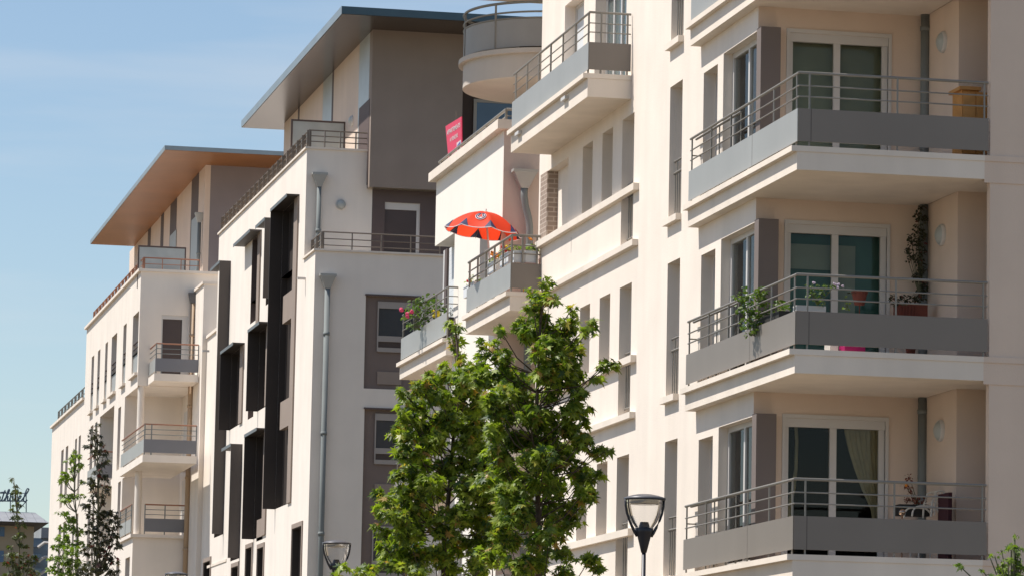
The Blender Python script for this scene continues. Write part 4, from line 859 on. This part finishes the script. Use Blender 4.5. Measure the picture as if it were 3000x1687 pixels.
pot = MB(); c = (sV(2518, 880, 56.5), 56.5); zt, zb2 = sZ(2518, 860, 56.5), sZ(2518, 893, 56.5); pot.lathe(c[0], c[1], [(.001, zb2), (.075, zb2), (.115, zt), (.125, zt), (.125, zt+.03), (.10, zt+.03), (.10, zt-.02), (.001, zt-.02)], 20)
pot.tube([(c[0], c[1], zb2), (c[0], c[1], z1f)], .008, 5)
plant('potted_plant', 'round terracotta pot on a thin stand in front of the right glass pane', pot, 56.5, [(2518, 855, 14, 7), (2500, 858, 8, 5)], .05, LEAFD, potm=TERRA)
plant('potted_plant', 'small pale green seedling standing between the trough and the terracotta pot', None, 55.7, [(2478, 900, 10, 6), (2484, 885, 7, 8), (2475, 868, 6, 5)], .045, LEAFY, dens=.7)
pot = bxm(2630, 2718, 887, 935, 57.2, .22)
for k in range(6): x = 2636+k*9; pot.box(sV(x, 900, 57.2), sV(x+3.5, 900, 57.2), 57.185, 57.2, sZ(x, 932, 57.2), sZ(x, 895, 57.2))
plant('window_box_plant', 'long terracotta box with ribbed front below the vine covered pipe', pot, 57.2, [(2650, 872, 22, 12), (2690, 874, 22, 12), (2620, 880, 12, 16), (2612, 868, 10, 10)], .055, LEAFD, potm=TERRA, potname='ribbed_box')
CL = [(2698,610,14,12),(2690,635,14,18),(2706,640,12,18),(2688,670,16,20),(2704,690,14,22),(2684,705,16,18),(2670,705,14,16),(2700,730,16,22),(2662,735,12,14),(2690,760,18,20),(2672,750,14,12),(2704,780,14,22),(2690,800,16,20),(2680,815,12,14),(2706,835,12,24),(2695,860,16,20),(2668,690,8,10),(2660,760,8,8)]
plant('climbing_plant', 'dark climber growing up the loggia drainpipe of the middle balcony', None, 57.62, CL, .055, LEAFD, dens=.9, ud=.10)
tag(bxm(2475, 2535, 1008, 1030, 56.0, .3).build('storage_tub', PINK), 'bright pink plastic tub on the middle balcony floor, seen under the grey panel', 'tub')
tag(bxm(2432, 2456, 1004, 1026, 56.2, .3).build('storage_box', PVC), 'small white box on the middle balcony floor beside the pink tub', 'box')
pot = MB(); c = (sV(2668, 1020, 55.6), 55.6); pot.lathe(c[0], c[1], [(.001, z1f), (.05, z1f), (.075, z1f+.13), (.08, z1f+.16), (.06, z1f+.16)], 16)
tag(pot.build('flower_pot', TERRA, None, True), 'small empty terracotta pot near the right end of the middle balcony floor', 'pot')
# top corner balcony
t = thing('storage_cabinet', 'orange pine cabinet with a moulded top at the right end of the upper corner balcony', 'cabinet', (18.0, 55.6, z2f))
zc0 = sZ(2812, 345, 55.6)
MB().box(sV(2812, 300, 55.6), 18.31, 55.5, 55.95, z2f, sZ(2812, 268, 55.6)).build('body', WOODC, t)
MB().box(sV(2803, 300, 55.6), 18.33, 55.44, 56.0, sZ(2812, 267.9, 55.6), sZ(2812, 258, 55.6)).build('top', WOODC, t)
for k in range(2): bx('door', mat('pine_door', (.53, .26, .08), .55, var=.12, vs=8), t, sV(2816+k*38, 300, 55.6), sV(2850+k*38, 300, 55.6), 55.485, 55.499, z2f+.1, sZ(2812, 272, 55.6))
for k, (x0, x1, l_) in enumerate(((2425, 2480, 'left'), (2490, 2590, 'middle'), (2820, 2880, 'right'))):
    tag(MB().box(sV(x0, 425, 56), sV(x1, 425, 56), 55.8, 55.95, z2f, z2f+.10).build('wood_plank', WOODC), f'{l_} one of the orange planks lying on the upper corner balcony floor', 'plank', 'planks on the upper balcony floor')
# bottom corner balcony
def curtain(label, pts, du, name='curtain'):
    """pts: list of (xl,xr,y) photo px at the glass plane"""
    u = uG+.16; m = MB(); n = 26
    for r, (xl, xr, y) in enumerate(pts):
        for j in range(n+1): 
            x = lerp(xl, xr, j/n); m.v.append((sV(x, y, u), u+du+.035*math.sin(j*1.7+.2*r)+.02*math.sin(j*.7), sZ(x, y, u)))
    for r in range(len(pts)-1):
        for j in range(n): a = r*(n+1)+j; m.f.append((a, a+1, a+n+2, a+n+1))
    return tag(m.build(name, CURT, None, True), label, 'curtain')
curtain('pale green striped curtain gathered to the right behind the right glass pane', [(2472, 2583, 1236), (2478, 2583, 1270), (2490, 2582, 1320), (2506, 2581, 1370), (2528, 2580, 1430), (2555, 2580, 1490), (2560, 2581, 1520), (2552, 2583, 1570)], .05)
curtain('narrow curtain edge curving down at the left of the lower glass doors', [(2330, 2336, 1236), (2333, 2339, 1290), (2331, 2337, 1370), (2322, 2331, 1430), (2306, 2318, 1490), (2303, 2312, 1560)], .05)
u_t = 56.9
pot = bxm(2636, 2724, 1475, 1508, u_t, .25)
plant('potted_plant', 'dark planter with red leaved plant and a thin bare stem by the drainpipe', pot, u_t, [(2690,1462,30,16),(2660,1460,12,12),(2664,1425,14,10),(2650,1418,8,8),(2664,1395,10,12),(2665,1440,6,14)], .05, LEAFR, flowers=[(FLO, [(2648, 1418)], .02)], potm=SOILD, potname='planter', dens=.6)
t = thing('garden_chair', 'white wrought metal garden chair on the lowest corner balcony', 'chair', (18.0, 56.4, z0f))
CH = mat('cream_metal', (.62, .56, .47), .5); uc_ = 56.4
def c3(x, y, d=0): return (sV(x, y, uc_), uc_+d, sZ(x, y, uc_))
seatz = z0f+.62
MB().box(c3(2690, 1500)[0], c3(2752, 1500)[0], uc_-.02, uc_+.42, seatz, seatz+.03).build('seat', CH, t)
m = MB(); fr_ = [(2728, 1512), (2731, 1470), (2741, 1441), (2752, 1436), (2766, 1440), (2768, 1455), (2760, 1490), (2750, 1505)]
m.tube([c3(*q) for q in fr_], .016, 6); m.tube([c3(x, y, .40) for x, y in fr_], .016, 6)
for q in fr_[1:6:2]: m.tube([c3(*q), c3(q[0], q[1], .40)], .010, 5)
for a, b in (((2736, 1450), (2760, 1453)), ((2733, 1470), (2762, 1476)), ((2742, 1442), (2738, 1508)), ((2755, 1440), (2748, 1500))): m.tube([c3(*a), c3(*b)], .009, 5)
m.build('backrest', CH, t)
for d in (0, .40):
    MB().tube([c3(*q, d) for q in smooth([(2672, 1512), (2675, 1495), (2685, 1484), (2705, 1481), (2735, 1484), (2750, 1497)], 3)], .015, 6).build('armrest', CH, t, True)
    for x in (2692, 2750): MB().tube([(c3(x, 1500)[0], uc_+d, z0f), (c3(x, 1500)[0], uc_+d, seatz)], .014, 6).build('leg', CH, t)
t2 = MB().box(sV(2766, 1500, 56.1), sV(2777, 1500, 56.1), 55.9, 56.4, z0f, sZ(2770, 1444, 56.1)).build('folded_chair', mat('dark_red_cloth', (.05, .014, .018), .8)); tag(t2, 'dark red folded seat leaning behind the white garden chair', 'chair')
sp_ = MB().sphere((sV(2643, 1500, 55.5), 55.5, sZ(2643, 1500, 55.5)), .05, 12); sp_.tube([(sV(2643, 1500, 55.5), 55.5, z0f), (sV(2643, 1500, 55.5), 55.5, sZ(2643, 1505, 55.5))], .012, 6)
tag(sp_.build('metal_lantern', mat('copper_ball', (.5, .35, .25), .15, .9), None, True), 'shiny round copper ornament on a stick behind the lowest grey panel', 'ornament')
# parasol balcony
zf = FL[2]
def hbox(label, u0, u1, vv, fl, zz0=None, m_=SHUT):
    z0 = zz0 or zf+.62; t = thing('hanging_planter', label, 'planter', (vv, (u0+u1)/2, z0), 'planter boxes on the parasol balcony rail')
    MB().box(vv-.09, vv+.09, u0, u1, z0, z0+.20).box(vv-.10, vv+.10, u0-.01, u1+.01, z0+.20, z0+.225).build('planter_box', m_, t)
    L = MB(); clump(L, (vv, (u0+u1)/2, z0+.30), (.13, (u1-u0)*.5, .13), 60, .07, OVAL, .4, .2); L.build('foliage', LEAFY, t)
    for fm, n in fl:
        F = MB()
        for _ in range(n): blobs(F, (vv-.05+random.uniform(-.05, .05), lerp(u0, u1, .5)+random.uniform(-.2, .2), z0+.33+random.uniform(-.04, .06)), (.03, .06, .02), 4, .026)
        F.build('flowers', fm, t)
    return t
hbox('pale planter with red and yellow flowers nearest the parasol balcony corner', 74.2, 75.0, vP+.17, [(FLR, 4), (FLY, 4)])
hbox('pale planter with orange flowers halfway along the parasol balcony rail', 75.4, 76.2, vP+.17, [(FLO, 7)])
hbox('grey planter with yellow green foliage at the far end of the parasol balcony rail', 77.6, 78.7, vP+.17, [(FLR, 2)], zf+.45)
t = thing('hanging_planter', 'white planter with orange marigolds on the short shaded rail under the parasol', 'planter', (15.3, 73.7, zf+.62), 'planter boxes on the parasol balcony rail')
MB().box(15.06, 15.27, 73.64, 73.82, zf+.57, zf+.80).box(15.28, 15.52, 73.64, 73.82, zf+.57, zf+.80).build('planter_box', SHUT, t)
L = MB(); clump(L, (15.45, 73.73, zf+.87), (.12, .1, .09), 70, .06, OVAL, .4, .2); clump(L, (15.2, 73.73, zf+.86), (.14, .08, .05), 25, .06, OVAL, .4, .2); L.build('foliage', LEAFY, t)
F = MB(); blobs(F, (15.38, 73.68, zf+1.04), (.03, .02, .02), 7, .022); F.build('flowers', FLO, t)
# orange round table top
m = MB(); c = Vector((15.50, 73.95, zf+.45)); n = 32
m.lathe(0, 0, [(.001, 0), (.30, 0), (.30, .02), (.001, .02)], 32); Rm = Matrix.Translation(c) @ Matrix.Rotation(math.radians(62), 4, 'X')
m.v = [tuple(Rm @ Vector(q)) for q in m.v]
for k in (-.15, .15): m.tube([(15.5+k, 74.1, zf), (15.5+k, 74.02, zf+.3)], .012, 6)
tag(m.build('folding_table', mat('orange_lacquer', (.55, .10, .03), .3, var=.1)), 'round orange folding table tipped up behind the parasol balcony panel', 'table')
# parasol
t = thing('parasol', 'open red parasol with dark blue corner patches and a round badge over the flower balcony', 'parasol', (15.3, 77.0, zf))
pu_, pc = 77.0, Vector((sV(1417, 640, 77.0), 77.0, 0)); zt = sZ(1420, 608, pu_); zr = sZ(1417, 680, pu_); zv = zr-.22
RD = 118*pu_/FPX; tilt = Matrix.Rotation(math.radians(6), 4, 'Y')
REDP = mat('red_canopy', (.80, .075, .03), .5, var=.05); n_t = REDP.node_tree
tl_ = n_t.nodes.new('ShaderNodeBsdfTranslucent'); tl_.inputs[0].default_value = (.9, .07, .02, 1); mxs = n_t.nodes.new('ShaderNodeMixShader'); mxs.inputs[0].default_value = .45
n_t.links.new(n_t.nodes['Principled BSDF'].outputs[0], mxs.inputs[1]); n_t.links.new(tl_.outputs[0], mxs.inputs[2]); n_t.links.new(mxs.outputs[0], n_t.nodes['Material Output'].inputs[0])
NAVY = mat('navy_patch', (.03, .035, .09), .6); WHT = mat('white_print', (.62, .52, .52), .6)
ctr = Vector((pc.x, pc.y, zr))
def cp(a, s, off=0, lift=0):
    """point on the canopy; s 0 top..1 rim; 8 ribs, panels sag between"""
    hgt = (zt-zr)*.82*(1-s**2.1); seg_ = a/(math.pi/4); f = abs((seg_ % 1)-.5)*2; rr = RD*s*(1-.075*(1-f*f)*s); q = Vector((rr*math.cos(a), rr*math.sin(a), hgt-.04*(1-f*f)*s+off))
    q *= 1+lift/RD; return ctr+(tilt.to_3x3() @ q)
def cpv(a, t_):    # valance below rim
    seg_ = a/(math.pi/4); f = abs((seg_ % 1)-.5)*2; q0 = Vector((RD*(1-.075*(1-f*f))*math.cos(a), RD*(1-.075*(1-f*f))*math.sin(a), -.04*(1-f*f)))
    q0.z -= t_*(.17-.05*f); q0.x *= 1-.02*t_; q0.y *= 1-.02*t_; return ctr+(tilt.to_3x3() @ q0)
m = MB(); na, ns_ = 96, 12
for i in range(ns_+1):
    for j in range(na): m.v.append(tuple(cp(2*math.pi*j/na, max(i/ns_, .001))))
for i in range(ns_):
    for j in range(na): m.f.append((i*na+j, i*na+(j+1) % na, (i+1)*na+(j+1) % na, (i+1)*na+j))
can = m.build('canopy', REDP, t, True)
for k in range(8):          # navy patches at the rib ends, printed on both faces
    a = k*math.pi/4; da = .17
    for sg in (1, -1):
        P_ = [(a, .80), (a-da*.5, .90), (a-da, .995), (a, 1.0), (a+da, .995), (a+da*.5, .90)]
        m = MB(); m.v = [tuple(cp(x, y, .007*sg, .008*sg)) for x, y in P_]; m.f = [(0, 1, 2, 3), (0, 3, 4, 5)]; m.build('corner_patch', NAVY, can)
m = MB(); m.tube([cp(2*math.pi*j/96, 1.0, 0, .012) for j in range(97)], .009, 5, False); m.build('white_piping', WHT, can)
# badge
ab = math.atan2(-.92, -.40); ab = math.atan2(-1, -.38)
def bp(x, y, l_): # badge local coords -> canopy
    return cp(ab+x*1.35, .62-y*.95, .006+l_*.003, .010+l_*.004)
def ringp(r0, r1, m_, l_, nm):
    mb = MB(); n = 32
    for r in (r0, r1): mb.v += [tuple(bp(r*math.cos(6.2832*j/n), r*math.sin(6.2832*j/n), l_)) for j in range(n)]
    mb.f = [(j, (j+1) % n, n+(j+1) % n, n+j) for j in range(n)]; mb.build(nm, m_, can)
BD = .165
ringp(.001, BD, WHT, 1, 'badge_disc'); ringp(BD*.72, BD*.90, NAVY, 2, 'badge_ring'); 
mb = MB(); mb.v = [tuple(bp(x*BD, y*BD, 2)) for x, y in ((-.62, -.1), (-.35, .62), (-.12, .6), (-.40, -.45), (.62, -.1), (.35, .62), (.12, .6), (.40, -.45))]; mb.f = [(0, 1, 2, 3), (7, 6, 5, 4)]; mb.build('badge_field', NAVY, can)
mb = MB(); mb.v = [tuple(bp(x*BD, y*BD, 3)) for x, y in ((-.05, .62), (.05, .62), (.10, .1), (.34, -.5), (.18, -.5), (0, -.12), (-.18, -.5), (-.34, -.5), (-.10, .1))]; mb.f = [tuple(range(9))]; mb.build('badge_tower', REDP, can)
# letters along the valance edge are worn and unreadable on the photo; small pale dashes stand for print
ax = tilt.to_3x3() @ Vector((0, 0, 1))
foot = Vector((15.36, 77.0, zf))
MB().tube([foot, ctr+ax*(zt-zr)*.82], .02, 8).tube([ctr+ax*(zt-zr)*.8, ctr+ax*((zt-zr)*.82+.06)], .012, 6).build('pole', PVC, t)
m = MB()
for k in range(8): m.tube([ctr+ax*.22, cp(k*math.pi/4, .6, -.01)], .006, 4).tube([cp(k*math.pi/4, .05, -.01), cp(k*math.pi/4, .5, -.012), cp(k*math.pi/4, 1.02, -.01)], .006, 4)
m.build('ribs', RAIL, t)
MB().lathe(foot.x, foot.y, [(.001, zf+.002), (.25, zf+.002), (.25, zf+.07), (.04, zf+.10)], 24).build('base', SOILD, t)
# planted balcony
uu = 84.8
t = plant('planter_hedge', 'mixed flowering shrubs with pink and yellow blooms along the far blue grey balcony panel', MB().box(vQ+.1, vQ+.35, 82.4, 87.6, zf+.2, zf+.5), uu,
      [(1215,950,26,14),(1232,940,20,16),(1195,925,18,12),(1250,925,22,16),(1225,900,30,20),(1240,885,24,16),(1265,905,22,16),(1205,905,20,12),(1215,880,14,10),(1232,875,14,8),(1275,895,22,18),(1290,910,22,16),(1270,880,18,12),(1258,870,14,10),(1300,905,10,14)], .10, LEAFP,
      flowers=[(FLP, [(1166, 912), (1182, 925), (1184, 932), (1198, 918)], .035), (FLY, [(1268, 925), (1262, 918), (1272, 930), (1275, 922), (1264, 932)], .035)], potm=SOILD, potname='planter_box', dens=.7, ud=.5)
plant('potted_plant', 'spiky grey green plant behind the near end of the far planted balcony', None, 82.6, [(1320, 905, 8, 14), (1322, 930, 9, 14), (1318, 950, 8, 12), (1325, 945, 8, 12)], .12, LEAFD, shape=THIN, dens=1.2)
# for-sale banner
bv = W+.10
TLc, TRc, BRc, BLc = [Vector((bv, *A(x, y, bv))) for x, y in ((1305, 371), (1352, 342), (1353, 440), (1314, 470))]
t = thing('sale_banner', 'pink red for sale board reading appartements a vendre on the terrace rail', 'sign', tuple(BRc))
n_ = (TRc-TLc).cross(BLc-TLc).normalized()
if n_.x > 0: n_ = -n_
m = MB(); m.v = [tuple(p) for p in (TLc, TRc, BRc, BLc)]+[tuple(p-n_*.02) for p in (TLc, TRc, BRc, BLc)]; m.f = [(0, 1, 2, 3), (7, 6, 5, 4), (0, 4, 5, 1), (1, 5, 6, 2), (2, 6, 7, 3), (3, 7, 4, 0)]
m.build('board', mat('banner_pink', (.62, .035, .085), .5, var=.03), t)
def bpt(a, b, off=.006): p = (TLc.lerp(TRc, a)).lerp(BLc.lerp(BRc, a), b); return p+n_*off
def text_on(s, a0, a1, b0, b1, m_, nm='lettering'):
    cu = bpy.data.curves.new('txt', 'FONT'); cu.body = s; cu.offset = .018; o = bpy.data.objects.new('txt', cu); sc.collection.objects.link(o)
    bpy.context.view_layer.update(); me = bpy.data.meshes.new_from_object(o); bpy.data.objects.remove(o)
    xs = [v.co.x for v in me.vertices]; ys_ = [v.co.y for v in me.vertices]; x0, x1, y0, y1 = min(xs), max(xs), min(ys_), max(ys_)
    for v in me.vertices: v.co = bpt(lerp(a0, a1, (v.co.x-x0)/(x1-x0)), lerp(b1, b0, (v.co.y-y0)/(y1-y0)))
    me.materials.clear(); me.materials.append(m_); q = bpy.data.objects.new(nm, me); sc.collection.objects.link(q); q.parent = t; q.matrix_parent_inverse = Matrix.Translation(-Vector(t.location)); return q
text_on('APPARTEMENTS', .06, .93, .155, .29, WHT); text_on('A VENDRE', .22, .76, .42, .54, WHT)
m = MB(); BLU = mat('logo_blue', (.05, .09, .35), .5)
i = 0; q = [bpt(a, b, .006) for a, b in ((.66, .69), (.97, .69), (.97, .99), (.66, .99))]; m.v = [tuple(x) for x in q]; m.f = [(0, 1, 2, 3)]; m.build('logo_plate', WHT, t)
m = MB(); m.v = [tuple(bpt(a, b, .010)) for a, b in ((.70, .78), (.93, .72), (.93, .80), (.72, .80), (.72, .83), (.92, .83), (.92, .96), (.72, .96))]; m.f = [(0, 1, 2, 3), (4, 5, 6, 7)]; m.build('logo_mark', BLU, t)
m = MB()
for k in range(7): a = .10+k*.075; j = len(m.v); m.v += [tuple(bpt(x, y, .006)) for x, y in ((a, .86-.01*k), (a+.04, .86-.01*k), (a+.04, .97), (a, .97))]; m.f.append((j, j+1, j+2, j+3))
m.build('lettering', WHT, t)
MB().tube([(bv+.03, TRc.y+.9, 14.6), (bv+.03, TRc.y+.75, TLc.z+.16)], .008, 5).build('support_stick', RAILB, t)
